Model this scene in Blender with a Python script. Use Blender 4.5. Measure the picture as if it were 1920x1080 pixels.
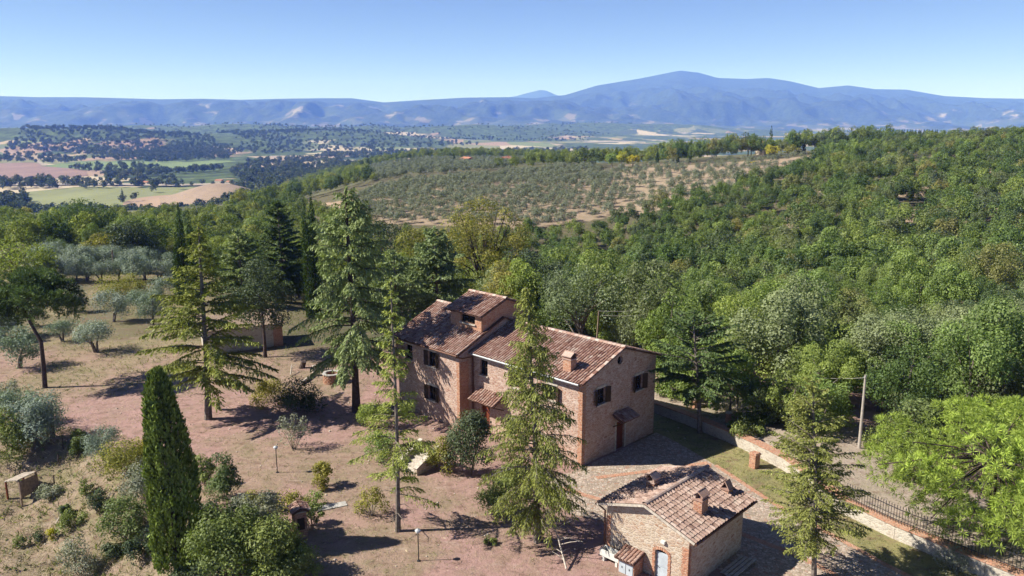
import bpy, bmesh, math, random
import numpy as np
from mathutils import Vector, Matrix

scene = bpy.context.scene
for o in list(bpy.data.objects):
    bpy.data.objects.remove(o)
COL = scene.collection
R = math.radians

# ------------------------------------------------------------------ camera, sky, sun, exposure
FPX, PITCH, CAMH = 1468.0, R(12.04), 23.05
cam = bpy.data.cameras.new('camera')
cam.sensor_width = 36.0
cam.lens = 36.0 * FPX / 1920.0
cam.clip_start, cam.clip_end = 0.5, 80000.0
camo = bpy.data.objects.new('camera', cam)
COL.objects.link(camo)
camo.location = (0, 0, CAMH)
camo.rotation_euler = (R(90) - PITCH, 0, 0)
scene.camera = camo

SUN_EL, SHADOW_AZ = R(41), R(5)          # shadows run to the right and a little away from the camera
world = bpy.data.worlds.new('World')
scene.world = world
world.use_nodes = True
wn = world.node_tree
bg = wn.nodes['Background']
sky = wn.nodes.new('ShaderNodeTexSky')
sky.sky_type = 'NISHITA'
sky.sun_disc = False
sky.sun_elevation = SUN_EL
sky.sun_rotation = R(270) - SHADOW_AZ
sky.altitude = 300.0
sky.air_density = 0.25
sky.dust_density = 0.0
sky.ozone_density = 0.0
wn.links.new(sky.outputs[0], bg.inputs[0])
bg.inputs[1].default_value = 0.10

sun = bpy.data.lights.new('sun', 'SUN')
sun.energy = 5.0
sun.angle = R(0.53)
sun.color = (1.0, 0.975, 0.955)
suno = bpy.data.objects.new('sun', sun)
COL.objects.link(suno)
ld = Vector((math.cos(SHADOW_AZ) * math.cos(SUN_EL), math.sin(SHADOW_AZ) * math.cos(SUN_EL), -math.sin(SUN_EL)))
suno.rotation_euler = ld.to_track_quat('-Z', 'Y').to_euler()
suno.location = (-60, 0, 80)

scene.view_settings.view_transform = 'Standard'
scene.view_settings.look = 'None'
scene.view_settings.gamma = 1.0
scene.view_settings.use_curve_mapping = False
scene.view_settings.exposure = 0.97
scene.render.engine = 'CYCLES'
scene.render.resolution_x, scene.render.resolution_y = 1024, 576
try:
    scene.cycles.max_bounces = 4
    scene.cycles.diffuse_bounces = 2
    scene.cycles.glossy_bounces = 2
    scene.cycles.transmission_bounces = 4
    scene.cycles.transparent_max_bounces = 4
    scene.cycles.volume_bounces = 2
except Exception:
    pass

# ------------------------------------------------------------------ helpers: projection, noise
CS, CC = math.sin(PITCH), math.cos(PITCH)
def ray(px, py):
    u, v = (px - 960) / FPX, (py - 540) / FPX
    return u, CC - v * CS, -CS - v * CC
def at(px, py, z=0.0):
    a, b, c = ray(px, py)
    t = (z - CAMH) / c
    return Vector((a * t, b * t, z))
def proj(x, y, z):
    zz = z - CAMH
    d = y * CC - zz * CS
    return 960 + FPX * x / d, 540 - FPX * (y * CS + zz * CC) / d
def smooth(a, b, x):
    t = np.clip((x - a) / (b - a), 0, 1)
    return t * t * (3 - 2 * t)
def _hash(ix, iy, seed):
    h = (ix.astype(np.int64) * 374761393 + iy.astype(np.int64) * 668265263 + seed * 1442695041) & 0xffffffff
    h = ((h ^ (h >> 13)) * 1274126177) & 0xffffffff
    h = h ^ (h >> 16)
    return (h & 0xffff) / 65535.0
def vnoise(x, y, seed=0):
    x = np.asarray(x, float); y = np.asarray(y, float)
    ix, iy = np.floor(x), np.floor(y)
    fx, fy = x - ix, y - iy
    fx = fx * fx * (3 - 2 * fx); fy = fy * fy * (3 - 2 * fy)
    a = _hash(ix, iy, seed); b = _hash(ix + 1, iy, seed)
    c = _hash(ix, iy + 1, seed); d = _hash(ix + 1, iy + 1, seed)
    return (a * (1 - fx) + b * fx) * (1 - fy) + (c * (1 - fx) + d * fx) * fy
def fbm(x, y, octv=4, seed=0):
    s, a, n = 0, 1.0, 0
    for i in range(octv):
        s = s + a * vnoise(x * 2 ** i + 17.3 * i, y * 2 ** i - 9.1 * i, seed + i); n += a; a *= 0.5
    return s / n
def in_poly(x, y, poly):
    x = np.asarray(x, float); y = np.asarray(y, float)
    r = np.zeros(np.broadcast(x, y).shape, bool)
    n = len(poly)
    for i in range(n):
        x1, y1 = poly[i]; x2, y2 = poly[(i + 1) % n]
        if y1 == y2: continue
        c = ((y1 > y) != (y2 > y)) & (x < (x2 - x1) * (y - y1) / (y2 - y1) + x1)
        r ^= c
    return r

# ------------------------------------------------------------------ helpers: objects and meshes
def tag(o, label=None, cat=None, group=None, kind=None):
    if label: o['label'] = label
    if cat: o['category'] = cat
    if group: o['group'] = group
    if kind: o['kind'] = kind
    return o
def empty(name, loc=(0, 0, 0), rz=0.0):
    o = bpy.data.objects.new(name, None)
    o.empty_display_size = 0.3
    COL.objects.link(o)
    o.location = loc
    o.rotation_euler = (0, 0, rz)
    return o
def link(name, me, mat=None, parent=None, loc=None, rz=None):
    if mat is not None and not me.materials: me.materials.append(mat)
    o = bpy.data.objects.new(name, me)
    COL.objects.link(o)
    if parent is not None: o.parent = parent
    if loc is not None: o.location = loc
    if rz is not None: o.rotation_euler = (0, 0, rz)
    return o
def copy_tree(o, parent=None):
    c = o.copy(); COL.objects.link(c)
    if parent is not None: c.parent = parent
    for ch in o.children: copy_tree(ch, c)
    return c
def np_mesh(name, V, F, tint=None, smooth_shade=False, col=None):
    """V (n,3), F (m,k) with constant k"""
    me = bpy.data.meshes.new(name)
    V = np.ascontiguousarray(V, dtype=np.float32); F = np.ascontiguousarray(F, dtype=np.int32)
    n, m, k = len(V), len(F), F.shape[1]
    me.vertices.add(n); me.vertices.foreach_set('co', V.ravel())
    me.loops.add(m * k); me.loops.foreach_set('vertex_index', F.ravel())
    me.polygons.add(m)
    me.polygons.foreach_set('loop_start', np.arange(0, m * k, k, dtype=np.int32))
    me.polygons.foreach_set('loop_total', np.full(m, k, dtype=np.int32))
    if smooth_shade: me.polygons.foreach_set('use_smooth', np.ones(m, dtype=bool))
    me.update(calc_edges=True)
    if tint is not None:
        a = me.attributes.new('tint', 'FLOAT', 'POINT'); a.data.foreach_set('value', np.ascontiguousarray(tint, dtype=np.float32))
    if col is not None:
        a = me.attributes.new('col', 'FLOAT_COLOR', 'POINT'); a.data.foreach_set('color', np.ascontiguousarray(col, dtype=np.float32).ravel())
    return me

class MB:
    """collects simple shapes into one mesh; tint is a per-vertex random value"""
    def __init__(s): s.v, s.f, s.t = [], [], []
    def add(s, vs, fs, tint=None):
        k = len(s.v); t = random.random() if tint is None else tint
        s.v += [tuple(p) for p in vs]; s.t += [t] * len(vs)
        s.f += [tuple(i + k for i in f) for f in fs]
    def box(s, x0, x1, y0, y1, z0, z1, tint=None):
        s.add([(x0,y0,z0),(x1,y0,z0),(x1,y1,z0),(x0,y1,z0),(x0,y0,z1),(x1,y0,z1),(x1,y1,z1),(x0,y1,z1)],
              [(3,2,1,0),(4,5,6,7),(0,1,5,4),(1,2,6,5),(2,3,7,6),(3,0,4,7)], tint)
    def obox(s, c, ex, ey, ez, tint=None):
        c, ex, ey, ez = map(Vector, (c, ex, ey, ez))
        P = [c + sx*ex + sy*ey + sz*ez for sz in (-1,1) for sx, sy in ((-1,-1),(1,-1),(1,1),(-1,1))]
        s.add(P, [(3,2,1,0),(4,5,6,7),(0,1,5,4),(1,2,6,5),(2,3,7,6),(3,0,4,7)], tint)
    def bar(s, a, b, w, h=None, tint=None):
        a, b = Vector(a), Vector(b); d = b - a
        up = Vector((0,0,1)) if abs(d.normalized().z) < .95 else Vector((0,1,0))
        sx = d.cross(up).normalized() * w / 2; sy = sx.cross(d).normalized() * (h or w) / 2
        s.obox((a + b) / 2, d / 2, sx, sy, tint)
    def tube(s, pts, rad, n=6, cap=True, tint=None):
        pts = [Vector(p) for p in pts]
        k = len(pts); vs, fs = [], []
        rad = [float(r_) for r_ in rad] if hasattr(rad, '__len__') else [float(rad)] * k
        for i, p in enumerate(pts):
            d = (pts[min(i+1,k-1)] - pts[max(i-1,0)]).normalized()
            a = d.cross(Vector((.31,.95,.1))); a = (a if a.length > .05 else d.cross(Vector((1,0,0)))).normalized(); b = d.cross(a)
            for j in range(n):
                q = 2*math.pi*j/n
                vs.append(p + rad[i]*(math.cos(q)*a + math.sin(q)*b))
        for i in range(k-1):
            for j in range(n):
                fs.append((i*n+j, i*n+(j+1)%n, (i+1)*n+(j+1)%n, (i+1)*n+j))
        if cap: fs += [tuple(range(n-1,-1,-1)), tuple(range((k-1)*n, k*n))]
        s.add(vs, fs, tint)
    def lathe(s, prof, n=16, c=(0,0,0), tint=None, a0=0.0):
        vs, fs = [], []
        for r, z in prof:
            for j in range(n):
                q = 2*math.pi*j/n + a0; vs.append((c[0]+r*math.cos(q), c[1]+r*math.sin(q), c[2]+z))
        for i in range(len(prof)-1):
            for j in range(n): fs.append((i*n+j, i*n+(j+1)%n, (i+1)*n+(j+1)%n, (i+1)*n+j))
        fs += [tuple(range(n-1,-1,-1)), tuple(range((len(prof)-1)*n, len(prof)*n))]
        s.add(vs, fs, tint)
    def build(s, name, mat, parent=None, loc=None, rz=None, smooth_shade=False):
        me = bpy.data.meshes.new(name)
        me.from_pydata(s.v, [], s.f); me.update()
        a = me.attributes.new('tint', 'FLOAT', 'POINT'); a.data.foreach_set('value', np.array(s.t, dtype=np.float32))
        if smooth_shade: me.polygons.foreach_set('use_smooth', np.ones(len(me.polygons), dtype=bool))
        return link(name, me, mat, parent, loc, rz)

# ------------------------------------------------------------------ materials
def nodes(name, rough=0.9):
    m = bpy.data.materials.new(name); m.use_nodes = True
    nt = m.node_tree; b = nt.nodes['Principled BSDF']
    b.inputs['Roughness'].default_value = rough
    b.inputs['Specular IOR Level'].default_value = 0.2
    return m, nt, b
def N(nt, t, **kw):
    n = nt.nodes.new('ShaderNode' + t)
    for k, v in kw.items(): setattr(n, k, v)
    return n
def ramp(nt, fac, stops, interp='LINEAR'):
    r = N(nt, 'ValToRGB'); r.color_ramp.interpolation = interp
    e = r.color_ramp.elements
    while len(e) < len(stops): e.new(0.5)
    for i, (p, c) in enumerate(stops):
        e[i].position = p; e[i].color = (*c, 1)
    nt.links.new(fac, r.inputs[0]); return r.outputs[0]
def mix(nt, fac, a, b, mode='MIX'):
    n = N(nt, 'Mix', data_type='RGBA', blend_type=mode)
    for i, v in ((0, fac), (6, a), (7, b)):
        if isinstance(v, (int, float)): n.inputs[i].default_value = v
        elif isinstance(v, tuple): n.inputs[i].default_value = (*v, 1)
        else: nt.links.new(v, n.inputs[i])
    return n.outputs[2]
def math_(nt, op, a, b=None, clamp=False):
    n = N(nt, 'Math', operation=op, use_clamp=clamp)
    for i, v in ((0, a), (1, b)):
        if v is None: continue
        if isinstance(v, (int, float)): n.inputs[i].default_value = v
        else: nt.links.new(v, n.inputs[i])
    return n.outputs[0]
def coord(nt, which='Object', scale=(1,1,1)):
    t = N(nt, 'TexCoord'); m = N(nt, 'Mapping'); m.inputs['Scale'].default_value = scale
    nt.links.new(t.outputs[which], m.inputs[0]); return m.outputs[0]
def noise(nt, vec, scale, detail=4, rough=0.55):
    n = N(nt, 'TexNoise'); n.inputs['Scale'].default_value = scale; n.inputs['Detail'].default_value = detail; n.inputs['Roughness'].default_value = rough
    nt.links.new(vec, n.inputs['Vector']); return n.outputs['Fac']
def bump(nt, b, h, strength=0.5, dist=0.05):
    n = N(nt, 'Bump'); n.inputs['Strength'].default_value = strength; n.inputs['Distance'].default_value = dist
    nt.links.new(h, n.inputs['Height']); nt.links.new(n.outputs[0], b.inputs['Normal'])

def plain(name, c, rough=0.8, var=0.25, scale=6.0, metal=0.0):
    m, nt, b = nodes(name, rough)
    f = noise(nt, coord(nt), scale, 4)
    nt.links.new(ramp(nt, f, [(0.3, tuple(x*(1-var) for x in c)), (0.7, tuple(min(1, x*(1+var)) for x in c))]), b.inputs['Base Color'])
    b.inputs['Metallic'].default_value = metal
    return m

def stone_wall(name, stops, mortar, scale=(3.6,3.6,7.5), patch=(0.33,0.17,0.12), patch_amt=0.55):
    m, nt, b = nodes(name, 0.95)
    vec = coord(nt, 'Object', scale)
    wob = N(nt, 'TexNoise'); wob.inputs['Scale'].default_value = 1.6; nt.links.new(vec, wob.inputs['Vector'])
    vv = mix(nt, 0.22, vec, wob.outputs['Color'], 'ADD')
    v = N(nt, 'TexVoronoi'); v.inputs['Scale'].default_value = 1.0; nt.links.new(vv, v.inputs['Vector'])
    sep = N(nt, 'SeparateColor'); nt.links.new(v.outputs['Color'], sep.inputs[0])
    stone = ramp(nt, sep.outputs[0], stops)
    big = noise(nt, coord(nt, 'Object', (1,1,1.3)), 0.8, 4)
    pf = math_(nt, 'MULTIPLY', ramp(nt, big, [(0.52,(0,0,0)),(0.62,(1,1,1))]), patch_amt)
    stone = mix(nt, pf, stone, patch)
    e = N(nt, 'TexVoronoi', feature='DISTANCE_TO_EDGE'); e.inputs['Scale'].default_value = 1.0; nt.links.new(vv, e.inputs['Vector'])
    ef = ramp(nt, e.outputs['Distance'], [(0.03,(1,1,1)),(0.10,(0,0,0))])
    c = mix(nt, math_(nt, 'MULTIPLY', ef, 0.8), stone, mortar)
    fine = noise(nt, coord(nt), 14, 5)
    c = mix(nt, 0.5, c, ramp(nt, fine, [(0.25,(0.45,0.43,0.42)),(0.75,(1.25,1.2,1.15))]), 'MULTIPLY')
    nt.links.new(c, b.inputs['Base Color'])
    bump(nt, b, math_(nt, 'ADD', math_(nt, 'MINIMUM', e.outputs['Distance'], 0.25), math_(nt, 'MULTIPLY', fine, 0.2)), 0.7, 0.08)
    return m

def tile_mat(name, stops):
    m, nt, b = nodes(name, 0.9)
    a = N(nt, 'Attribute', attribute_name='tint')
    c = ramp(nt, a.outputs['Fac'], stops)
    f = noise(nt, coord(nt), 9, 5, 0.65)
    c = mix(nt, 0.6, c, ramp(nt, f, [(0.3,(0.5,0.47,0.46)),(0.7,(1.2,1.2,1.15))]), 'MULTIPLY')
    lich = noise(nt, coord(nt), 1.7, 5, 0.7)
    c = mix(nt, ramp(nt, lich, [(0.55,(0,0,0)),(0.75,(0.55,0.55,0.55))]), c, (0.36,0.34,0.29))
    nt.links.new(c, b.inputs['Base Color'])
    return m

def leaf_mat(name, stops, var=0.5, trans=0.35, rand=True, pos_scale=None):
    """stops: ramp of foliage colours picked by each plant's own random value; tint varies leaf by leaf"""
    m = bpy.data.materials.new(name); m.use_nodes = True
    nt = m.node_tree; nt.nodes.remove(nt.nodes['Principled BSDF'])
    out = nt.nodes['Material Output']
    oi = N(nt, 'ObjectInfo')
    c = ramp(nt, oi.outputs['Random'], stops) if len(stops) > 1 else None
    a = N(nt, 'Attribute', attribute_name='tint')
    tv = ramp(nt, a.outputs['Fac'], [(0.0, (1-var, 1-var, 1-var*.9)), (1.0, (1+var, 1+var*.95, 1+var*.6))])
    if c is None:
        c = mix(nt, 1.0, tv, stops[0][1], 'MULTIPLY')
    else:
        c = mix(nt, 1.0, c, tv, 'MULTIPLY')
    d = N(nt, 'BsdfDiffuse'); nt.links.new(c, d.inputs[0])
    t = N(nt, 'BsdfTranslucent'); nt.links.new(mix(nt, 1.0, c, (1.1,1.25,0.6), 'MULTIPLY'), t.inputs[0])
    ms = N(nt, 'MixShader'); ms.inputs[0].default_value = trans
    nt.links.new(d.outputs[0], ms.inputs[1]); nt.links.new(t.outputs[0], ms.inputs[2])
    g = N(nt, 'BsdfGlossy'); g.inputs['Roughness'].default_value = 0.5; g.inputs['Color'].default_value = (.9,.95,1,1)
    ms2 = N(nt, 'MixShader'); ms2.inputs[0].default_value = 0.012
    nt.links.new(ms.outputs[0], ms2.inputs[1]); nt.links.new(g.outputs[0], ms2.inputs[2])
    nt.links.new(ms2.outputs[0], out.inputs['Surface'])
    return m

M = {}
M['wall'] = stone_wall('rubble_stone', [(0.0,(0.32,0.215,0.18)),(0.35,(0.41,0.285,0.24)),(0.6,(0.35,0.20,0.155)),(0.8,(0.50,0.39,0.34)),(1.0,(0.29,0.165,0.13))], (0.50,0.41,0.36), patch_amt=0.4)
M['wall2'] = stone_wall('pale_rubble_stone', [(0.0,(0.36,0.285,0.225)),(0.4,(0.43,0.36,0.29)),(0.65,(0.36,0.25,0.18)),(0.85,(0.48,0.42,0.36)),(1.0,(0.30,0.19,0.135))], (0.50,0.44,0.38), patch_amt=0.25)
M['brick'] = stone_wall('brick_quoin', [(0.0,(0.33,0.14,0.09)),(0.5,(0.40,0.19,0.12)),(1.0,(0.45,0.24,0.16))], (0.45,0.35,0.28), scale=(4.2,4.2,13.0), patch_amt=0.1)
M['white_wall'] = stone_wall('pale_limewashed_stone', [(0.0,(0.38,0.35,0.31)),(0.5,(0.48,0.44,0.39)),(1.0,(0.34,0.29,0.25))], (0.5,0.46,0.41), patch_amt=0.15)
M['tile'] = tile_mat('terracotta_tile', [(0.0,(0.11,0.055,0.046)),(0.22,(0.23,0.12,0.095)),(0.5,(0.33,0.20,0.165)),(0.78,(0.43,0.31,0.27)),(1.0,(0.52,0.44,0.40))])
M['tile_old'] = tile_mat('weathered_tile', [(0.0,(0.14,0.085,0.075)),(0.3,(0.28,0.185,0.155)),(0.65,(0.39,0.28,0.245)),(1.0,(0.47,0.38,0.34))])
M['underroof'] = plain('roof_bedding', (0.10,0.055,0.042), 0.95)
M['wood_dark'] = plain('dark_brown_wood', (0.045,0.028,0.02), 0.7)
M['wood'] = plain('weathered_wood', (0.22,0.16,0.12), 0.85, 0.4)
M['door_red'] = plain('red_brown_door', (0.13,0.035,0.02), 0.6)
M['glass'] = plain('window_glass', (0.012,0.014,0.018), 0.08, 0.2)
M['gutter'] = plain('copper_brown_gutter', (0.14,0.075,0.055), 0.5, 0.2, 4, 0.4)
M['zinc'] = plain('grey_zinc', (0.42,0.43,0.45), 0.45, 0.15, 3, 0.5)
M['stone_trim'] = plain('pale_stone_trim', (0.42,0.37,0.32), 0.9, 0.3)
M['iron'] = plain('dark_iron', (0.03,0.03,0.035), 0.5)
M['metal_door'] = plain('grey_blue_metal_door', (0.38,0.42,0.47), 0.5, 0.12, 3)
M['white'] = plain('white_enamel', (0.56,0.55,0.53), 0.5, 0.1)
M['concrete'] = plain('grey_concrete', (0.36,0.34,0.32), 0.95, 0.25)
M['bark'] = plain('grey_brown_bark', (0.15,0.125,0.11), 0.95, 0.5, 5)
M['bark_dark'] = plain('dark_bark', (0.07,0.05,0.045), 0.95, 0.5, 5)
M['pale_wood'] = plain('bleached_dead_wood', (0.42,0.36,0.31), 0.9, 0.3)
M['conc_pole'] = plain('pale_concrete_pole', (0.34,0.30,0.27), 0.9, 0.2)
M['plaster'] = plain('cream_plaster', (0.55,0.46,0.36), 0.9, 0.15)
M['red_roof'] = plain('red_clay_roof', (0.36,0.16,0.10), 0.9, 0.25)

# foliage
M['wood_leaf'] = leaf_mat('woodland_leaf', [(0.0,(0.073,0.109,0.043)),(0.2,(0.105,0.161,0.048)),(0.4,(0.181,0.239,0.070)),(0.55,(0.126,0.179,0.066)),(0.7,(0.223,0.275,0.074)),(0.82,(0.170,0.190,0.098)),(0.92,(0.095,0.134,0.066)),(1.0,(0.276,0.248,0.087))], 0.5)
M['left_leaf'] = leaf_mat('left_wood_leaf', [(0.0,(0.088,0.128,0.046)),(0.25,(0.179,0.221,0.057)),(0.5,(0.238,0.267,0.076)),(0.75,(0.201,0.245,0.072)),(0.9,(0.113,0.164,0.076)),(1.0,(0.303,0.279,0.076))], 0.5)
M['olive_leaf'] = leaf_mat('olive_leaf', [(0.0,(0.211,0.258,0.224)),(0.5,(0.261,0.303,0.278)),(1.0,(0.186,0.239,0.183))], 0.45, 0.2)
M['grove_leaf'] = leaf_mat('grove_olive_leaf', [(0.0,(0.175,0.200,0.147)),(0.5,(0.210,0.228,0.175)),(1.0,(0.147,0.172,0.119))], 0.45, 0.2)
M['holm_leaf'] = leaf_mat('holm_oak_leaf', [(0.0,(0.056,0.080,0.044)),(1.0,(0.084,0.106,0.058))], 0.5, 0.2)
M['robinia_leaf'] = leaf_mat('pale_green_leaf', [(0.0,(0.224,0.290,0.078)),(0.5,(0.189,0.263,0.088)),(1.0,(0.274,0.324,0.088))], 0.45, 0.4)
M['greygreen_leaf'] = leaf_mat('grey_green_leaf', [(0.0,(0.171,0.211,0.120)),(1.0,(0.221,0.250,0.131))], 0.45, 0.3)
M['autumn_leaf'] = leaf_mat('autumn_oak_leaf', [(0.0,(0.244,0.218,0.056)),(1.0,(0.203,0.203,0.056))], 0.5, 0.35)
M['yellow_leaf'] = leaf_mat('yellow_leaf', [(0.0,(0.405,0.365,0.041)),(0.6,(0.459,0.365,0.041)),(1.0,(0.324,0.351,0.054))], 0.35, 0.4)
M['cypress_leaf'] = leaf_mat('cypress_foliage', [(0.0,(0.041,0.070,0.024)),(1.0,(0.057,0.089,0.027))], 0.6, 0.15)
M['cypress_near'] = leaf_mat('fresh_cypress_foliage', [(0.0,(0.129,0.168,0.046)),(1.0,(0.129,0.168,0.046))], 0.80, 0.15)  # wide tint spread: lit tips and shaded interior put into the colour
M['needle_yellow'] = leaf_mat('yellow_green_needles', [(0.0,(0.226,0.246,0.065)),(1.0,(0.226,0.246,0.065))], 0.5, 0.25)
M['needle_lime'] = leaf_mat('lime_green_needles', [(0.0,(0.282,0.318,0.080)),(1.0,(0.282,0.318,0.080))], 0.45, 0.25)
M['needle_olive'] = leaf_mat('olive_green_needles', [(0.0,(0.230,0.246,0.073)),(1.0,(0.230,0.246,0.073))], 0.5, 0.25)
M['needle_blue'] = leaf_mat('blue_green_needles', [(0.0,(0.223,0.273,0.119)),(1.0,(0.196,0.250,0.119))], 0.5, 0.2)
M['needle_dark'] = leaf_mat('dark_green_needles', [(0.0,(0.111,0.162,0.061)),(1.0,(0.121,0.162,0.071))], 0.5, 0.2)
M['pine_bright'] = leaf_mat('bright_pine_needles', [(0.0,(0.324,0.410,0.086)),(1.0,(0.293,0.383,0.079))], 0.55, 0.3)
M['bush_green'] = leaf_mat('shrub_leaf', [(0.0,(0.139,0.177,0.061)),(0.5,(0.186,0.220,0.071)),(1.0,(0.111,0.151,0.071))], 0.5, 0.3)
M['bush_yellow'] = leaf_mat('yellowing_shrub_leaf', [(0.0,(0.284,0.257,0.054)),(1.0,(0.216,0.216,0.054))], 0.5, 0.3)
M['bush_grey'] = leaf_mat('grey_shrub_leaf', [(0.0,(0.248,0.254,0.200)),(1.0,(0.220,0.238,0.184))], 0.4, 0.2)
M['grass_blade'] = leaf_mat('grass_blade', [(0.0,(0.173,0.184,0.073)),(1.0,(0.173,0.184,0.073))], 0.6, 0.3)
M['straw'] = leaf_mat('dry_straw', [(0.0,(0.386,0.319,0.252)),(1.0,(0.386,0.319,0.252))], 0.5, 0.2)
M['far_leaf'] = leaf_mat('far_tree_leaf', [(0.0,(0.052,0.074,0.032)),(0.6,(0.081,0.108,0.041)),(1.0,(0.119,0.128,0.049))], 0.4, 0.2)

# ------------------------------------------------------------------ terrain
COLX = [-600, -300, 0, 250, 500, 750, 950, 1150, 1350, 1600, 1920, 2250, 2600]
ROWY = [10, 40, 60, 80, 100, 140, 200, 235, 260, 330, 430, 600, 1000, 1600]
HT = np.array([
 # 10  40   60    80    100   140   200   235   260   330   430   600   1000  1600
 [0,   0, -0.5, -0.5, -1.5, -3.0, -9.0, -12, -14,  -22,  -35,  -55,  -77,  -77],
 [0,   0, -0.5, -0.5, -1.5, -3.0, -9.0, -12, -14,  -22,  -35,  -55,  -77,  -77],
 [0,   0, -0.4, -0.5, -1.2, -2.6, -9.0, -12, -14,  -21,  -34,  -55,  -77,  -77],
 [0,   0, -0.2, -0.4, -1.0, -2.5, -10., -13, -15,  -19,  -30,  -52,  -77,  -77],
 [0,   0,  0,   -0.2, -1.2, -6.0, -12., -13, -14,  -16,  -24,  -44,  -72,  -77],
 [0,   0,  0,    0,   -2.0, -11., -15., -8., -6.0, -5.4, -5.6, -9,   -16,  -72],
 [0,   0,  0,   -0.6, -4.0, -13., -15., -8., -5.5, -3.6, -2.6, -9,   -18,  -74],
 [0, -.1, -0.3, -2.5, -6.5, -13., -14., -8., -5.0, -2.4, -0.8, -8,   -30,  -77],
 [0, -.1, -0.2, -3.5, -7.5, -11., -11., -6., -3.0,  1.0,  3.0, -2,   -30,  -77],
 [0, -.1,  0,   -4.0, -7.5, -7.5, -3.0, -1.,  1.5,  5.0,  8.5,  4,   -20,  -77],
 [0,   0, -2.5, -5.5, -6.0, -3.5,  2.0, 4.8,  6.5, 11.0, 13.0, 10,   -10,  -77],
 [0,   0, -3.0, -5.0, -5.0, -2.0,  4.0, 7.0,  9.0, 13.0, 15.0, 12,   -10,  -77],
 [0,   0, -3.0, -5.0, -5.0, -2.0,  4.0, 7.0,  9.0, 13.0, 15.0, 12,   -10,  -77]], float)
_tt = (np.array(COLX) - 960) / FPX
_ly = np.log(np.array(ROWY, float))
_TG = np.linspace(_tt[0], _tt[-1], 221); _LG = np.linspace(_ly[0], _ly[-1], 241)
_a = np.array([np.interp(_LG, _ly, HT[i]) for i in range(len(COLX))])
_g = np.array([np.interp(_TG, _tt, _a[:, j]) for j in range(len(_LG))]).T
def _blur(a, n, axis):
    k = np.exp(-0.5 * (np.arange(-3*n, 3*n+1) / n) ** 2); k /= k.sum()
    p = [(0,0),(0,0)]; p[axis] = (3*n, 3*n)
    return np.apply_along_axis(lambda v: np.convolve(v, k, 'valid'), axis, np.pad(a, p, mode='edge'))
_g = _blur(_blur(_g, 5, 0), 3, 1)
WALL = [(10.6, 64.0), (14.3, 57.6), (16.6, 53.6), (18.6, 49.6), (20.2, 43.6), (21.9, 40.6), (24.6, 36.6), (29.0, 31.0), (36, 22)]
BANK = [(-140, 82), (-75, 68), (-46, 58.5), (-38, 56.5), (-31, 55.5), (-25, 50), (-19.5, 46), (-16.8, 41.5), (-14.5, 38.5), (-12.5, 33), (-11, 24), (-10, 12)]
def sdist(x, y, line):
    """signed distance to a polyline, positive on its right-hand side going along it"""
    x = np.asarray(x, float); y = np.asarray(y, float)
    best = np.full(x.shape, 1e9); sg = np.zeros(x.shape)
    for (x1, y1), (x2, y2) in zip(line[:-1], line[1:]):
        dx, dy = x2 - x1, y2 - y1
        t = np.clip(((x - x1) * dx + (y - y1) * dy) / (dx*dx + dy*dy), 0, 1)
        d = np.hypot(x - x1 - t*dx, y - y1 - t*dy)
        s = np.where((x - x1) * dy - (y - y1) * dx > 0, 1.0, -1.0)
        m = d < best
        best = np.where(m, d, best); sg = np.where(m, s, sg)
    return best * sg
def ground_z(x, y):
    x = np.asarray(x, float); y = np.maximum(np.asarray(y, float), 10.5)
    t = np.clip(x / y, _TG[0], _TG[-1] - 1e-6); l = np.clip(np.log(y), _LG[0], _LG[-1] - 1e-6)
    i = (t - _TG[0]) / (_TG[1] - _TG[0]); j = (l - _LG[0]) / (_LG[1] - _LG[0])
    i0 = i.astype(int); j0 = j.astype(int); fi = i - i0; fj = j - j0
    z = (_g[i0, j0] * (1-fi) + _g[i0+1, j0] * fi) * (1-fj) + (_g[i0, j0+1] * (1-fi) + _g[i0+1, j0+1] * fi) * fj
    near = 1 - smooth(75, 110, y)
    # dry bank dropping to the lower terrace at the left
    sb = sdist(x, y, BANK)                      # positive = lower side
    z = z - near * 3.2 * smooth(-0.5, 8.0, sb) * (0.9 + 0.2 * fbm(x*0.3, y*0.3, 3, 5))
    z = z + near * smooth(-3, 2, sb) * 0.35 * (fbm(x*0.7, y*0.7, 3, 9) - 0.5)
    # the lane behind the retaining wall lies higher than the yard
    sw = -sdist(x, y, WALL)
    z = z + (1 - smooth(64, 72, y)) * 0.75 * smooth(0.22, 0.5, sw) * (1 - 0.9*smooth(9, 22, sw))
    z = z - 9.0 * smooth(600, 680, y) * smooth(64, 73, -z)      # the hill foot dips under the valley floor
    amp = 0.16 * smooth(25, 60, y) + 1.2 * smooth(80, 200, y)
    z = z + amp * (fbm(x*0.06, y*0.06, 3, 21) - 0.5) + 0.10 * (fbm(x*0.5, y*0.5, 3, 3) - 0.5)
    return z
def gz(x, y): return float(ground_z(np.array([x]), np.array([y]))[0])
def G(px, py, lo=25.0, hi=900.0):
    """the first point of the ground along the sight line through a photo pixel"""
    a, b, c = ray(px, py)
    ys = np.exp(np.linspace(math.log(lo), math.log(hi), 600))
    t = ys / b
    d = CAMH + c*t - ground_z(a*t, ys)
    k = np.where(d < 0)[0]
    if len(k) == 0: return Vector((a*t[-1], hi, gz(a*t[-1], hi)))
    k = k[0]
    f = d[k-1] / (d[k-1] - d[k]) if k > 0 else 0
    y = ys[k-1] + f*(ys[k]-ys[k-1]) if k > 0 else ys[0]
    return Vector((a*y/b, y, gz(a*y/b, y)))

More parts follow.
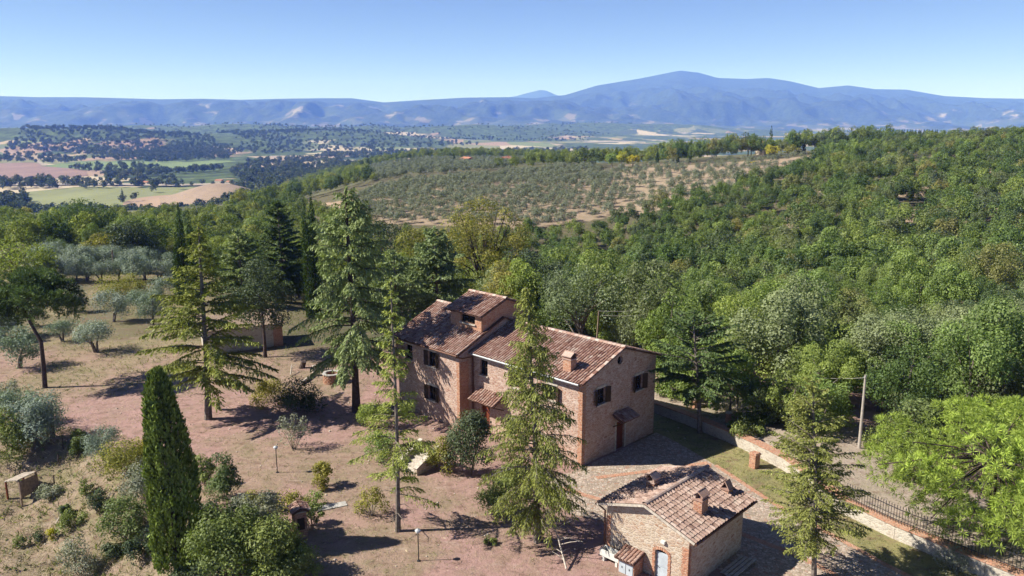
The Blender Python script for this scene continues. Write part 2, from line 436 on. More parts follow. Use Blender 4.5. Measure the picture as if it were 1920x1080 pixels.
GROVE = [(655,380),(700,360),(760,345),(905,330),(1110,314),(1130,325),(1165,345),(1185,398),(1100,415),(1010,428),(900,425),(690,418)]
TERR = [(1160,345),(1140,322),(1200,316),(1340,306),(1545,292),(1530,315),(1440,340),(1330,375),(1180,405)]
KNOLL = [(608,302),(650,289),(690,281),(740,283),(775,298),(700,306)]
CLEAR2 = [(590,385),(660,372),(680,400),(620,405)]
yr = [14.0]
while yr[-1] < 1480: yr.append(yr[-1] * (1.0085 if yr[-1] < 600 else 1.014))
yr = np.array(yr)
tc = np.linspace(-0.95, 0.95, 381)
TT, YY = np.meshgrid(tc, yr)
XX = TT * YY
ZZ = ground_z(XX, YY)
PX, PY = proj(XX, YY, ZZ)
sb = sdist(XX, YY, BANK); sw = -sdist(XX, YY, WALL)
def setc(C, w, rgb, a):
    w = w[..., None]; tgt = np.array([*rgb, a])
    return C * (1 - w) + tgt * w
C = np.zeros(XX.shape + (4,)); C[...] = (0.085, 0.080, 0.045, 0.6)      # floor of the woods
n1 = fbm(XX*0.12, YY*0.12, 4, 31); n2 = fbm(XX*0.45, YY*0.45, 4, 33)
yard = (1 - smooth(74, 86, YY + 3*(n1-.5)*4)) * (sw < 30)
C = setc(C, yard, (0.335, 0.210, 0.192), 0.34)                             # pinkish dry soil
left = smooth(-22, -34, XX + 14*(n1-.5)) * smooth(60, 74, YY) * (1 - smooth(150, 160, YY))
C = setc(C, left * (0.35 + 0.65*smooth(0.42, 0.58, n1)) * 0.9, (0.27, 0.215, 0.135), 0.62) # dry lawn under the olives
mid = (1 - smooth(74, 100, YY)) * 0
bank = smooth(-1.0, 1.5, sb) * (1 - smooth(8.5, 12, sb)) * (YY < 95)
C = setc(C, bank * 0.75, (0.225, 0.185, 0.125), 0.85)                         # straw-coloured bank
g1 = yard * smooth(0.50, 0.62, n1) * (YY < 80) * (1-bank)
C = setc(C, g1 * 0.5, (0.255, 0.205, 0.135), 0.75)
lane = smooth(0, 0.6, sw) * (1 - smooth(7, 11, sw)) * (YY < 70)
C = setc(C, lane, (0.37, 0.30, 0.255), 0.4)
lawn2 = smooth(-6.5, -6.2, sw) * (sw < 0.1) * (YY < 66)
C = setc(C, lawn2.astype(float), (0.25, 0.225, 0.105), 0.85)               # strip of grass inside the wall
for poly, rgb in ((GROVE, (0.33,0.25,0.185)), (TERR, (0.37,0.285,0.205)), (CLEAR2, (0.42,0.30,0.22))):
    w = in_poly(PX, PY, poly) & (YY > 190) & (YY < 470)
    C = setc(C, w.astype(float) * (0.75 + 0.25*n2), rgb, 0.35)
far_ = smooth(430, 520, YY)
C = setc(C, far_ * 0.8, (0.10, 0.11, 0.05), 0.5)
C = setc(C, (in_poly(PX, PY, KNOLL) & (YY > 640)).astype(float) * .9, (0.30, 0.225, 0.165), 0.3)
bare = (XX > 60) & (YY > 180) & (YY < 460)
C = setc(C, bare * smooth(0.56, 0.66, fbm(XX*0.05, YY*0.05, 3, 77)) * 0.8, (0.36,0.26,0.19), 0.4)
nr, nc = XX.shape
idx = np.arange(nr*nc).reshape(nr, nc)
F = np.stack([idx[:-1,:-1], idx[:-1,1:], idx[1:,1:], idx[1:,:-1]], -1).reshape(-1, 4)
me = np_mesh('ground', np.stack([XX, YY, ZZ], -1).reshape(-1, 3), F, smooth_shade=True, col=C.reshape(-1, 4))

m, nt, b = nodes('earth_and_grass', 0.95)
a = N(nt, 'Attribute', attribute_name='col')
vec = coord(nt, 'Object')
nb_ = noise(nt, vec, 0.55, 6, 0.65); nf = noise(nt, vec, 3.2, 6, 0.7); nff = noise(nt, vec, 14, 4, 0.7)
gmask = math_(nt, 'MULTIPLY', ramp(nt, math_(nt, 'ADD', math_(nt, 'MULTIPLY', nb_, 0.6), math_(nt, 'MULTIPLY', nf, 0.4)), [(0.47,(0,0,0)),(0.58,(1,1,1))]), a.outputs['Alpha'])
gcol = ramp(nt, nff, [(0.3,(0.075,0.085,0.03)),(0.55,(0.155,0.155,0.07)),(0.75,(0.27,0.235,0.145))])
c = mix(nt, math_(nt, 'MULTIPLY', gmask, 0.85), a.outputs['Color'], gcol)
c = mix(nt, 0.55, c, ramp(nt, nff, [(0.25,(0.55,0.52,0.5)),(0.5,(1,1,1)),(0.8,(1.35,1.32,1.3))]), 'MULTIPLY')
c = mix(nt, 0.5, c, ramp(nt, nf, [(0.3,(0.62,0.6,0.58)),(0.7,(1.25,1.25,1.25))]), 'MULTIPLY')
lit = noise(nt, coord(nt, 'Object', (1,1.6,1)), 0.9, 8, 0.72)
c = mix(nt, ramp(nt, lit, [(0.51,(0,0,0)),(0.64,(0.72,0.72,0.72))]), c, (0.165,0.10,0.078))
wr_ = noise(nt, coord(nt, 'Object', (0.35,1.2,1)), 1.1, 7, 0.7)
c = mix(nt, ramp(nt, wr_, [(0.58,(0,0,0)),(0.72,(0.5,0.5,0.5))]), c, (0.44,0.34,0.30))
nt.links.new(c, b.inputs['Base Color'])
bump(nt, b, math_(nt, 'ADD', nf, math_(nt, 'MULTIPLY', nff, 0.35)), 0.8, 0.12)
ground = tag(link('ground', me, m), kind='structure')

# valley floor far below, with low hills
def valley_z(t, y):
    z = np.full(np.shape(t), -77.2)
    def hill(tx, y0, st, sy, h):
        return h * np.exp(-((t - (tx-960)/FPX) / st) ** 2 - ((y - y0) / sy) ** 2)
    x = t * y
    nz = fbm(x*0.002, y*0.002, 4, 41)
    z = z + hill(415, 960, 0.065, 75, 25)
    z = z + (hill(100, 2900, 0.24, 380, 66) + hill(560, 3500, 0.20, 380, 58) + hill(300, 4600, 0.3, 450, 80) + hill(880, 4900, 0.16, 420, 62) + hill(1050, 6200, 0.3, 500, 75)) * (0.5 + nz)
    z = z + 18 * smooth(3500, 7000, y) * (nz - 0.45)
    return z
yv = [690.0]
while yv[-1] < 9000: yv.append(yv[-1] * 1.011)
yv = np.array(yv); tv = np.linspace(-0.95, 0.95, 231)
TT, YY = np.meshgrid(tv, yv); ZZ = valley_z(TT, YY)
nr, nc = TT.shape; idx = np.arange(nr*nc).reshape(nr, nc)
F = np.stack([idx[:-1,:-1], idx[:-1,1:], idx[1:,1:], idx[1:,:-1]], -1).reshape(-1, 4)
me = np_mesh('valley_floor', np.stack([TT*YY, YY, ZZ], -1).reshape(-1, 3), F, smooth_shade=True)
def land_mat(name, fscale, wood_lo, wood_hi, woods, stops, wscale, zk=0.0):
    m, nt, b = nodes(name, 1.0)
    vec = coord(nt, 'Object', (fscale, fscale*0.62, 0.0))
    wob = N(nt, 'TexNoise'); wob.inputs['Scale'].default_value = 0.7; nt.links.new(vec, wob.inputs['Vector'])
    v = N(nt, 'TexVoronoi'); v.inputs['Scale'].default_value = 1.0
    nt.links.new(mix(nt, 0.5, vec, wob.outputs['Color'], 'ADD'), v.inputs['Vector'])
    sep = N(nt, 'SeparateColor'); nt.links.new(v.outputs['Color'], sep.inputs[0])
    fc = ramp(nt, sep.outputs[0], stops, 'CONSTANT')
    wv = coord(nt, 'Object', (wscale, wscale*0.7, wscale*2))
    wf = noise(nt, wv, 1.0, 6, 0.62)
    if zk:
        sx_ = N(nt, 'SeparateXYZ'); nt.links.new(coord(nt, 'Object'), sx_.inputs[0])
        wf = math_(nt, 'ADD', wf, math_(nt, 'MULTIPLY', sx_.outputs[2], zk))
    wm = ramp(nt, wf, [(wood_lo,(0,0,0)),(wood_hi,(1,1,1))])
    tex = noise(nt, coord(nt, 'Object', (0.03,0.02,0.03)), 1.0, 5, 0.7)
    wc = ramp(nt, tex, [(0.3, tuple(x*0.25 for x in woods)), (0.7, tuple(x*2.4 for x in woods))])
    nt.links.new(mix(nt, wm, fc, wc), b.inputs['Base Color'])
    return m
fstops = [(0.0,(0.36,0.28,0.19)),(0.16,(0.13,0.15,0.06)),(0.30,(0.42,0.35,0.25)),(0.45,(0.20,0.20,0.09)),(0.58,(0.06,0.08,0.03)),(0.70,(0.30,0.21,0.15)),(0.84,(0.45,0.39,0.29)),(0.94,(0.16,0.19,0.07))]
tag(link('valley_floor', me, land_mat('valley_fields', 1/190.0, 0.305, 0.335, (0.045,0.065,0.022), fstops, 1/420.0, 0.0022)), kind='structure')

# mountains
RIDGE = [(-800,192),(-400,186),(0,180),(70,182),(150,182),(230,184),(300,186),(380,185),(450,187),(530,185),(600,184),(660,184),(720,192),(780,188),(870,183),(950,182),(1000,184),(1060,178),(1120,160),(1200,147),(1250,137),(1275,132),(1310,136),(1345,146),(1400,148),(1440,146),(1480,152),(1535,165),(1590,160),(1640,167),(1700,168),(1770,180),(1850,184),(1920,185),(2300,186),(2700,190)]
rt = np.array([ray(x, y)[0] / ray(x, y)[1] for x, y in RIDGE]); re = np.array([ray(x, y)[2] / ray(x, y)[1] for x, y in RIDGE])
tm = np.linspace(-0.95, 0.95, 521); ym = np.concatenate([np.linspace(7600, 15500, 135), np.linspace(15700, 19000, 10)])
TT, YY = np.meshgrid(tm, ym)
XX = TT * YY
YR = 12500 + 2000 * smooth(-0.1, 0.25, TT)
top = np.interp(TT, rt, re) * YR + CAMH
rel = np.clip((YY - 8000) / (YR - 8000), 0, None)
prof = np.where(rel < 1, 0.30 * smooth(0, 0.5, rel) + 0.70 * np.clip(rel, 0, 1) ** 2.6, 1 - smooth(1.0, 1.6, rel) * 0.8)
rid = 1 - np.abs(2 * fbm(XX * 0.00075, YY * 0.00055, 5, 51) - 1)
rid2 = 1 - np.abs(2 * fbm(XX * 0.0022, YY * 0.0016, 4, 57) - 1)
env = np.clip(rel * 3, 0, 1) * np.clip((1 - rel) * 2.2, 0, 1)
ZZ = -75 + (top + 75) * prof + env * ((rid - 0.72) * 480 + (rid2 - 0.72) * 190)
ZZ = np.where(rel < 1, np.minimum(ZZ, (np.interp(TT, rt, re) * YY + CAMH) - (1-rel) * 15), ZZ)
ZZ = np.where(rel < 0.02, -78 - 3*(rel <= 0), ZZ)
ZZ = ZZ + env * 30 * (fbm(XX*0.006, YY*0.006, 3, 61) - 0.5)
nr, nc = TT.shape; idx = np.arange(nr*nc).reshape(nr, nc)
F = np.stack([idx[:-1,:-1], idx[:-1,1:], idx[1:,1:], idx[1:,:-1]], -1).reshape(-1, 4)
me = np_mesh('mountains', np.stack([XX, YY, ZZ], -1).reshape(-1, 3), F, smooth_shade=True)
mstops = [(0.0,(0.05,0.07,0.03)),(0.42,(0.15,0.13,0.09)),(0.52,(0.06,0.075,0.03)),(0.66,(0.24,0.21,0.16)),(0.74,(0.08,0.09,0.04)),(0.9,(0.17,0.15,0.11))]
tag(link('mountains', me, land_mat('wooded_mountain', 1/110.0, 0.46, 0.52, (0.022,0.032,0.016), mstops, 1/520.0, 0.0005)), kind='structure')
# a last blue peak behind the gap in the ridge
mb = []
tp = np.linspace(-40, 120, 41); yp = np.linspace(0, 1, 9)
pk = np.interp(tp, [-40, 5, 25, 50, 62, 80, 120], [188, 180, 174.5, 168.5, 170, 178, 188])
V = []
for j, s_ in enumerate(yp):
    for i in range(41):
        a_, b_, c_ = ray(963 + tp[i], pk[i]); Yq = 19500 + 3000 * s_
        zt = c_ / b_ * 21000 + CAMH
        V.append((a_ / b_ * 21000, Yq, -80 + (zt + 80) * math.sin(math.pi * (0.5 * min(1, s_ * 2) if s_ <= .5 else .5 + .5*(s_*2-1)) if s_ < 1 else math.pi)))
V = np.array(V); idx = np.arange(9*41).reshape(9, 41)
F = np.stack([idx[:-1,:-1], idx[:-1,1:], idx[1:,1:], idx[1:,:-1]], -1).reshape(-1, 4)
tag(link('far_peak', np_mesh('far_peak', V, F, smooth_shade=True), bpy.data.materials['wooded_mountain']), kind='structure')

# ------------------------------------------------------------------ valley fields, tracks
def drape(name, poly, mat, lift=0.5, fn=None, step=None):
    """flat field outlined by photo pixels, laid on the valley floor"""
    P = [at(x, y, -77.2) for x, y in poly]
    bm = bmesh.new()
    vs = [bm.verts.new((p.x, p.y, -77.2 + lift)) for p in P]
    bm.faces.new(vs)
    bmesh.ops.triangulate(bm, faces=bm.faces[:])
    me = bpy.data.meshes.new(name); bm.to_mesh(me); bm.free()
    return tag(link(name, me, mat), kind='structure')
def field_mat(name, c, row=0.05):
    m, nt, b = nodes(name, 1.0)
    f = noise(nt, coord(nt, 'Object', (1,0.4,1)), 0.02, 5, 0.6)
    f2 = noise(nt, coord(nt, 'Object', (row,row*8,1)), 1.0, 3, 0.6)
    c_ = ramp(nt, math_(nt, 'ADD', math_(nt, 'MULTIPLY', f, 0.6), math_(nt, 'MULTIPLY', f2, 0.4)), [(0.3, tuple(x*0.75 for x in c)), (0.7, tuple(min(1, x*1.25) for x in c))])
    nt.links.new(c_, b.inputs['Base Color']); return m
fm_green = field_mat('meadow', (0.19,0.20,0.09)); fm_plough = field_mat('ploughed_earth', (0.235,0.155,0.13))
fm_tan = field_mat('stubble', (0.32,0.25,0.185)); fm_pale = field_mat('pale_soil', (0.31,0.265,0.215)); fm_bright = field_mat('young_crop', (0.15,0.20,0.08))
drape('meadow', [(35,362),(160,350),(300,352),(540,348),(560,365),(520,400),(340,412),(60,410)], fm_green, 0.6)
drape('ploughed_field', [(-60,308),(60,305),(160,320),(165,330),(60,338),(-60,342)], fm_plough, 0.7)
drape('ploughed_field', [(-60,290),(150,288),(200,296),(120,300),(-60,300)], field_mat('ploughed_earth_pale', (0.28,0.20,0.165)), 0.8)
drape('young_crop_field', [(75,312),(150,303),(330,303),(410,310),(300,318),(180,320)], fm_bright, 0.9)
drape('young_crop_field', [(290,309),(400,301),(450,303),(330,314)], fm_bright, 1.0)
drape('stubble_field', [(430,290),(620,272),(760,280),(640,296),(520,302)], fm_tan, 1.1)
drape('stubble_field', [(-60,262),(60,262),(95,272),(-60,280)], fm_tan, 1.2)
drape('pale_field', [(560,268),(660,262),(840,264),(780,276),(640,276)], fm_pale, 1.3)
drape('pale_field', [(870,262),(990,258),(1110,262),(1190,266),(1010,270)], fm_pale, 1.4)
drape('stubble_field', [(200,270),(262,267),(270,276),(205,284)], fm_tan, 1.5)
drape('dirt_track', [(-60,345),(170,344),(330,347),(560,340),(560,343),(330,350.5),(170,348),(-60,350)], fm_pale, 1.6)
drape('dirt_track', [(62,300),(70,300),(88,312),(80,312)], fm_pale, 1.7)

def hill_field(name, px0, px1, y0, y1, lim, mat):
    t_ = np.linspace((px0-960)/FPX, (px1-960)/FPX, 40); y_ = np.linspace(y0, y1, 30); T_, Y_ = np.meshgrid(t_, y_)
    Z_ = valley_z(T_, Y_); gzv = ground_z(T_*Y_, Y_); Zt = np.maximum(Z_, np.where(Y_ < 715, gzv, -1e3)) + .8
    ix = np.arange(40*30).reshape(30, 40); F_ = np.stack([ix[:-1,:-1], ix[:-1,1:], ix[1:,1:], ix[1:,:-1]], -1).reshape(-1, 4)
    k = (Zt.ravel()[F_].min(1) > lim)
    tag(link(name, np_mesh(name, np.stack([T_*Y_, Y_, Zt], -1).reshape(-1, 3), F_[k], smooth_shade=True), mat), kind='structure')
hill_field('stubble_hill', 300, 530, 800, 1120, -72.0, field_mat('brown_stubble', (0.27,0.20,0.15)))
# ------------------------------------------------------------------ buildings
def panel(bm, outer, holes, Mf, depth=0.24):
    """wall face with real openings; Mf(u, z, d) gives the point at depth d behind the face"""
    edges = []
    def loop(pts):
        vs = [bm.verts.new(Mf(u, z, 0)) for u, z in pts]
        for i in range(len(vs)): edges.append(bm.edges.new((vs[i], vs[(i+1) % len(vs)])))
        return vs
    loop(outer)
    for h in holes:
        vs = loop(h)
        ws = [bm.verts.new(Mf(u, z, depth)) for u, z in h]
        n = len(vs)
        for i in range(n):
            bm.faces.new((vs[i], vs[(i+1) % n], ws[(i+1) % n], ws[i]))
    bmesh.ops.triangle_fill(bm, use_beauty=True, use_dissolve=False, edges=edges)
def wall_part(parent, outer, holes, Mf, mat, name='wall', depth=0.24):
    bm = bmesh.new()
    panel(bm, outer, holes, Mf, depth)
    bmesh.ops.recalc_face_normals(bm, faces=bm.faces[:])
    me = bpy.data.meshes.new(name); bm.to_mesh(me); bm.free()
    return link(name, me, mat, parent)
def rect(u0, u1, z0, z1): return [(u0, z0), (u1, z0), (u1, z1), (u0, z1)]

def roof_slope(parent, P, ux, us, nu, ns, mat, name='roof', seed=0, tw=0.235, tl=0.42, skip=None):
    """a tiled slope: P = lower corner, ux = unit vector along the eave, us = unit vector up the slope"""
    rnd = random.Random(seed)
    P, ux, us = Vector(P), Vector(ux).normalized(), Vector(us).normalized()
    nrm = ux.cross(us).normalized()
    if nrm.z < 0: nrm = -nrm
    deck = MB()
    deck.obox(P + ux*nu/2 + us*ns/2 - nrm*0.05, ux*nu/2, us*ns/2, nrm*0.05, 0.5)
    d = deck.build(name, M['underroof'], parent)
    V, F, T = [], [], []
    ncol = max(1, int(round(nu / tw))); nrow = max(1, int(math.ceil(ns / (tl*0.86))))
    cw = nu / ncol; rl = ns / nrow
    seg = 4
    for i in range(ncol):
        tcol = rnd.random()
        for cover in (1, 0):
            for j in range(nrow):
                if skip and skip((i + .5) * cw, (j + .5) * rl): continue
                u0 = (i + (0.5 if cover else 0.0)) * cw
                if not cover and i == 0: continue
                r0, r1 = (0.098, 0.078) if cover else (0.085, 0.075)
                s0 = j * rl - 0.03 + rnd.uniform(-.02, .02); s1 = s0 + rl * 1.16
                off = rnd.uniform(-.012, .012); lift = rnd.uniform(0, .012)
                k = len(V)
                for s_, r_, lf in ((s0, r0, 0.035 + lift), (s1, r1, 0.012 + lift)):
                    for q in range(seg + 1):
                        ang = math.pi * q / seg
                        du = math.cos(ang) * r_; dn = math.sin(ang) * r_ * 0.85
                        if not cover: dn = 0.06 - dn
                        V.append(P + ux*(u0 + off + du) + us*s_ + nrm*(dn + lf))
                for q in range(seg): F.append((k+q, k+q+1, k+seg+2+q, k+seg+1+q))
                if cover: F.append((k, k+1, k+2, k+3)); F.append((k, k+3, k+4, k+4)) if False else None
                T += [min(1, max(0, 0.55*rnd.random() + 0.25*tcol + 0.2*rnd.random() - (0 if cover else .25)))] * (2*(seg+1))
    me = bpy.data.meshes.new('roof_tiles'); me.from_pydata([tuple(v) for v in V], [], F); me.update()
    a_ = me.attributes.new('tint', 'FLOAT', 'POINT'); a_.data.foreach_set('value', np.array(T, dtype=np.float32))
    t = link('roof_tiles', me, mat, d); tag(t, kind='stuff')
    return d
def ridge_tiles(parent, A_, B_, mat, seed=1):
    rnd = random.Random(seed); A_, B_ = Vector(A_), Vector(B_); L = (B_-A_).length; d = (B_-A_).normalized()
    sx = d.cross(Vector((0,0,1))).normalized(); mb = MB(); n = int(L/0.38)
    for i in range(n):
        p0 = A_ + d*(L*i/n); p1 = A_ + d*(L*(i+1)/n + .05); vs = []
        for p, r_ in ((p0, .16), (p1, .135)):
            for q in range(6):
                an = math.pi*q/5; vs.append(p + sx*math.cos(an)*r_ + Vector((0,0,1))*(math.sin(an)*r_*.8 + rnd.uniform(0,.008)))
        mb.add(vs, [(q, q+1, q+7, q+6) for q in range(5)], 0.5+0.5*rnd.random())
    t = mb.build('ridge_tiles', mat, parent); tag(t, kind='stuff'); return t

def shutter_window(parent, O, U, n_out, w, h, open_=True, sw_=0.42, lintel=True, leaf_angle=25):
    """recessed casement with pane, frame, sill, lintel and two open shutters; O = lower left corner on the wall face"""
    O, U, n_out = Vector(O), Vector(U).normalized(), Vector(n_out).normalized(); Z = Vector((0,0,1))
    root = MB()
    f = 0.06
    c0 = O - n_out*0.17
    for a_, b_ in ((0, f), (w-f, w), ((w-f)/2, (w+f)/2)):
        root.obox(c0 + U*(a_+b_)/2 + Z*h/2, U*(b_-a_)/2, n_out*0.03, Z*h/2)
    for a_, b_ in ((0.001, f), (h-f, h-.001), (h*.48, h*.52)):
        root.obox(c0 + U*w/2 + Z*(a_+b_)/2, U*(w/2-.001), n_out*0.027, Z*(b_-a_)/2)
    win = root.build('window', M['wood_dark'], parent)
    p = MB(); p.obox(O - n_out*0.2 + U*w/2 + Z*h/2, U*w/2, n_out*0.008, Z*h/2); p.build('pane', M['glass'], win)
    s_ = MB(); s_.obox(O + n_out*0.03 + U*w/2 - Z*0.05, U*(w/2+.1), n_out*0.1, Z*0.045); s_.build('sill', M['stone_trim'], win)
    if lintel:
        s_ = MB(); s_.obox(O + n_out*0.0 + U*w/2 + Z*(h+.09), U*(w/2+.12), n_out*0.035, Z*0.085); s_.build('lintel', M['stone_trim'], win)
    if open_:
        for sgn in (-1, 1):
            an = R(leaf_angle)
            base = O + n_out*0.04 + (U*w if sgn > 0 else U*0)
            du = (U*sgn*math.cos(an) + n_out*math.sin(an))
            dn = du.cross(Z)
            s_ = MB(); s_.obox(base + du*sw_/2 + Z*h/2, du*sw_/2, dn*0.02, Z*h/2, .5)
            for k in range(7):
                s_.obox(base + du*sw_/2 + Z*h*(k+.6)/7.2, du*(sw_/2-.05), dn*0.032, Z*0.03, .3)
            s_.build('shutter', M['wood_dark'], win)
    return win

HT_ = R(46.2)
house = empty('farmhouse', (4.74, 49.94, 0), HT_)
tag(house, 'large two storey stone farmhouse with terracotta tiled roofs and a roof turret', 'farmhouse')
W_, L_, ZE = 8.73, 10.74, 6.0
SL = 0.335
ZR = ZE + SL * W_/2
Z0 = -1.8
def MX(x0, sgn):  # wall in plane x=x0, outward normal sgn*x ; u = y
    return lambda u, z, d: (x0 - sgn*d, u, z)
def MY(y0, sgn):
    return lambda u, z, d: (u, y0 - sgn*d, z)
# gable wall (a = 0) with two windows, door and round vent
circ = [(4.18 + 0.32*math.cos(2*math.pi*k/14), 6.55 + 0.32*math.sin(2*math.pi*k/14)) for k in range(14)]
wall_part(house, [(0,Z0),(W_,Z0),(W_,ZE),(W_/2,ZR),(0,ZE)], [rect(1.62,2.52,3.88,5.02), rect(6.12,7.02,3.76,4.9), rect(3.95,4.95,-0.30,1.95), circ], MY(0,-1), M['wall'])
for b0, z0 in ((1.62,3.88),(6.12,3.76)):
    shutter_window(house, (b0,0,z0), (1,0,0), (0,-1,0), 0.9, 1.14)
mb = MB(); mb.lathe([(0.34,0),(0.34,.02)], 14); 
vent = MB(); vent.add([(4.18 + 0.34*math.cos(2*math.pi*k/14), 0.2, 6.55 + 0.34*math.sin(2*math.pi*k/14)) for k in range(14)], [tuple(range(14))]); vent.build('round_vent', M['glass'], house)
d_ = MB(); d_.box(3.951,4.949,0.16,0.21,-0.3,1.949, .5)
for k in range(3): d_.box(4.03+k*.31,4.24+k*.31,0.135,0.162,-.1,1.8,.4)
dr = d_.build('door', M['door_red'], house)
h_ = MB(); h_.tube([(4.85,0.13,.8),(4.85,0.06,.8),(4.75,0.06,.8)], .018); h_.build('handle', M['iron'], dr)
s_ = MB(); s_.box(3.6,5.4,-0.75,-0.002,-0.9,-0.31); s_.build('doorstep', M['stone_trim'], house)
for sx in (3.79, 4.95):
    s_ = MB(); s_.box(sx, sx+.16, -.035, .05, -.3, 2.0); s_.build('door_jamb', M['stone_trim'], house)
# front long wall (b = 0), gets the sun
wall_part(house, rect(0,L_,Z0,ZE), [rect(9.1,9.9,4.25,5.45), rect(2.3,3.1,4.0,5.1), rect(5.6,6.4,4.1,5.25), rect(8.9,9.8,-0.2,2.0), rect(6.3,7.2,0.3,1.5)], MX(0,-1), M['wall'])
for a0, z0, hh in ((9.1,4.25,1.2),(2.3,4.0,1.1),(5.6,4.1,1.15)):
    shutter_window(house, (0,a0,z0), (0,1,0), (-1,0,0), 0.8, hh, open_=(a0 < 9), sw_=.38)
shutter_window(house, (0,6.3,.3), (0,1,0), (-1,0,0), 0.9, 1.2, open_=False)
d_ = MB(); d_.box(.14,.2,8.901,9.799,-.2,1.999); d_.build('door', M['door_red'], house)
# back and right walls
wall_part(house, rect(0,18.14,Z0,ZE), [], MX(W_,1), M['wall'])
# brick quoins at the corners
def quoin(x0, y0, x1, y1, z0=Z0, z1=5.95):
    q = MB(); n = int((z1-z0)/.16)
    for k in range(n):
        o_ = .06 if k % 2 else 0.0
        q.box(x0-(.014), x1 + o_*(1 if x1>x0 else 0), y0-.014, y1 + o_, z0 + k*.16, z0 + k*.16 + .145)
    q_ = q.build('brick_quoin', M['brick'], house); return q_
quoin(0, 0, .32, .32)
# wing (projects 1.38 m in front of the main block)
BW, A0, A1 = -1.38, L_, 18.14
WZ, WR, BR = 6.08, 8.0, 3.3
wall_part(house, rect(A0,A1,Z0-1,WZ), [rect(13.45,14.35,4.3,5.5), rect(13.5,14.4,1.5,2.68), rect(16.3,17.1,4.3,5.5)], MX(BW,-1), M['wall'])
for a0, z0, hh in ((13.45,4.3,1.2),(13.5,1.5,1.18)):
    shutter_window(house, (BW,a0,z0), (0,1,0), (-1,0,0), 0.9, hh, sw_=.4, leaf_angle=12)
shutter_window(house, (BW,16.3,4.3), (0,1,0), (-1,0,0), 0.8, 1.2, open_=False)
wall_part(house, [(BW,Z0-1),(W_-.01,Z0-1),(W_-.01,WZ-.2),(BR,WR-.12),(BW,WZ-.02)], [], MY(A0+.004,-1), M['wall'])
wall_part(house, [(BW,Z0-1),(W_,Z0-1),(W_,WZ-.2),(BR,WR-.12),(BW,WZ-.02)], [], MY(A1,1), M['wall'])
q = MB()
for k in range(50):
    o_ = .05 if k % 2 else 0.0
    q.box(BW-.015, BW+.9+o_, A0-.012, A0+.28+o_, Z0-.9+k*.166, Z0-.9+k*.166+.155)
    if k > 46: break
q.build('brick_quoin', M['brick'], house)
# roofs: main block, two slopes
ov = 0.42
th_ = math.atan(SL); cs, sn = math.cos(th_), math.sin(th_)
roof_slope(house, (-ov, -0.28, ZE - ov*SL + .03), (0,1,0), (cs,0,sn), L_+.28, (W_/2+ov)/cs, M['tile'], seed=3)
roof_slope(house, (W_+ov, -0.28, ZE - ov*SL + .03), (0,1,0), (-cs,0,sn), L_+.28, (W_/2+ov)/cs, M['tile'], seed=4)
ridge_tiles(house, (W_/2,-.3,ZR+.06), (W_/2,L_,ZR+.06), M['tile'])
# verge tiles along the gable
for sgn, x0 in ((1,-ov),(-1,W_+ov)):
    v_ = MB(); n = 12
    for k in range(n):
        u0 = (W_/2+ov)*k/n; u1 = (W_/2+ov)*(k+1)/n
        v_.bar((x0+sgn*u0,-.27,ZE-ov*SL+u0*SL+.10),(x0+sgn*u1,-.27,ZE-ov*SL+u1*SL+.115),.2,.09)
    v_.build('verge_tiles', M['tile'], house)
# wing roof
sw1 = (WR-WZ)/(BR-BW); tw1 = math.atan(sw1); c1, s1 = math.cos(tw1), math.sin(tw1)
T0, T1, TB0, TB1 = A0+.03, 14.4, 1.1, 6.0
roof_slope(house, (BW-.38, A0-.25, WZ-.38*sw1+.03), (0,1,0), (c1,0,s1), A1-A0+.6, (BR-BW+.38)/c1, M['tile'], seed=5,
           skip=lambda u, s: u < T1-A0+.25-.1 and s*c1 > TB0-BW+.38+.05)
sw2 = (WR-5.9)/(W_-BR); t2 = math.atan(sw2); c2, s2 = math.cos(t2), math.sin(t2)
roof_slope(house, (W_+.38, A0-.25, 5.9-.38*sw2+.03), (0,1,0), (-c2,0,s2), A1-A0+.6, (W_-BR+.38)/c2, M['tile'], seed=6,
           skip=lambda u, s: u < T1-A0+.25-.1 and s*c2 > W_+.38-TB1)
ridge_tiles(house, (BR,T1,WR+.06), (BR,A1+.35,WR+.06), M['tile'], 2)
# turret on the wing
TZ, TRZ, TRB = 8.55, 9.42, 3.55
st = (TRZ-TZ)/(TRB-TB0)
tower_wall = wall_part(house, rect(T0,T1,6.3,TZ), [rect(11.6,13.2,7.62,8.42)], MX(TB0,-1), M['brick'])
shutter_window(house, (TB0,11.6,7.62), (0,1,0), (-1,0,0), 1.6, 0.8, open_=False, lintel=False)
wall_part(house, [(TB0,6.0),(TB1,6.0),(TB1,TZ),(TRB,TRZ-.05),(TB0,TZ)], [], MY(T0,-1), M['brick'])
wall_part(house, [(TB0,6.0),(TB1,6.0),(TB1,TZ),(TRB,TRZ-.05),(TB0,TZ)], [], MY(T1,1), M['brick'])
wall_part(house, rect(T0,T1,6.0,TZ), [], MX(TB1,1), M['brick'])
tt_ = math.atan(st); ct, st_ = math.cos(tt_), math.sin(tt_)
roof_slope(house, (TB0-.36, T0-.25, TZ-.36*st+.03), (0,1,0), (ct,0,st_), T1-T0+.6, (TRB-TB0+.36)/ct, M['tile'], seed=7)
roof_slope(house, (TB1+.36, T0-.25, TZ-.36*st+.03), (0,1,0), (-ct,0,st_), T1-T0+.6, (TB1-TRB+.36)/ct, M['tile'], seed=8)
ridge_tiles(house, (TRB,T0-.25,TRZ+.06), (TRB,T1+.35,TRZ+.06), M['tile'], 3)
p = MB(); p.tube([(TB0-.12,T0-.06,TZ-.1),(TB0-.12,T0-.06,7.0)], .045, 6); p.build('downpipe', M['gutter'], house)
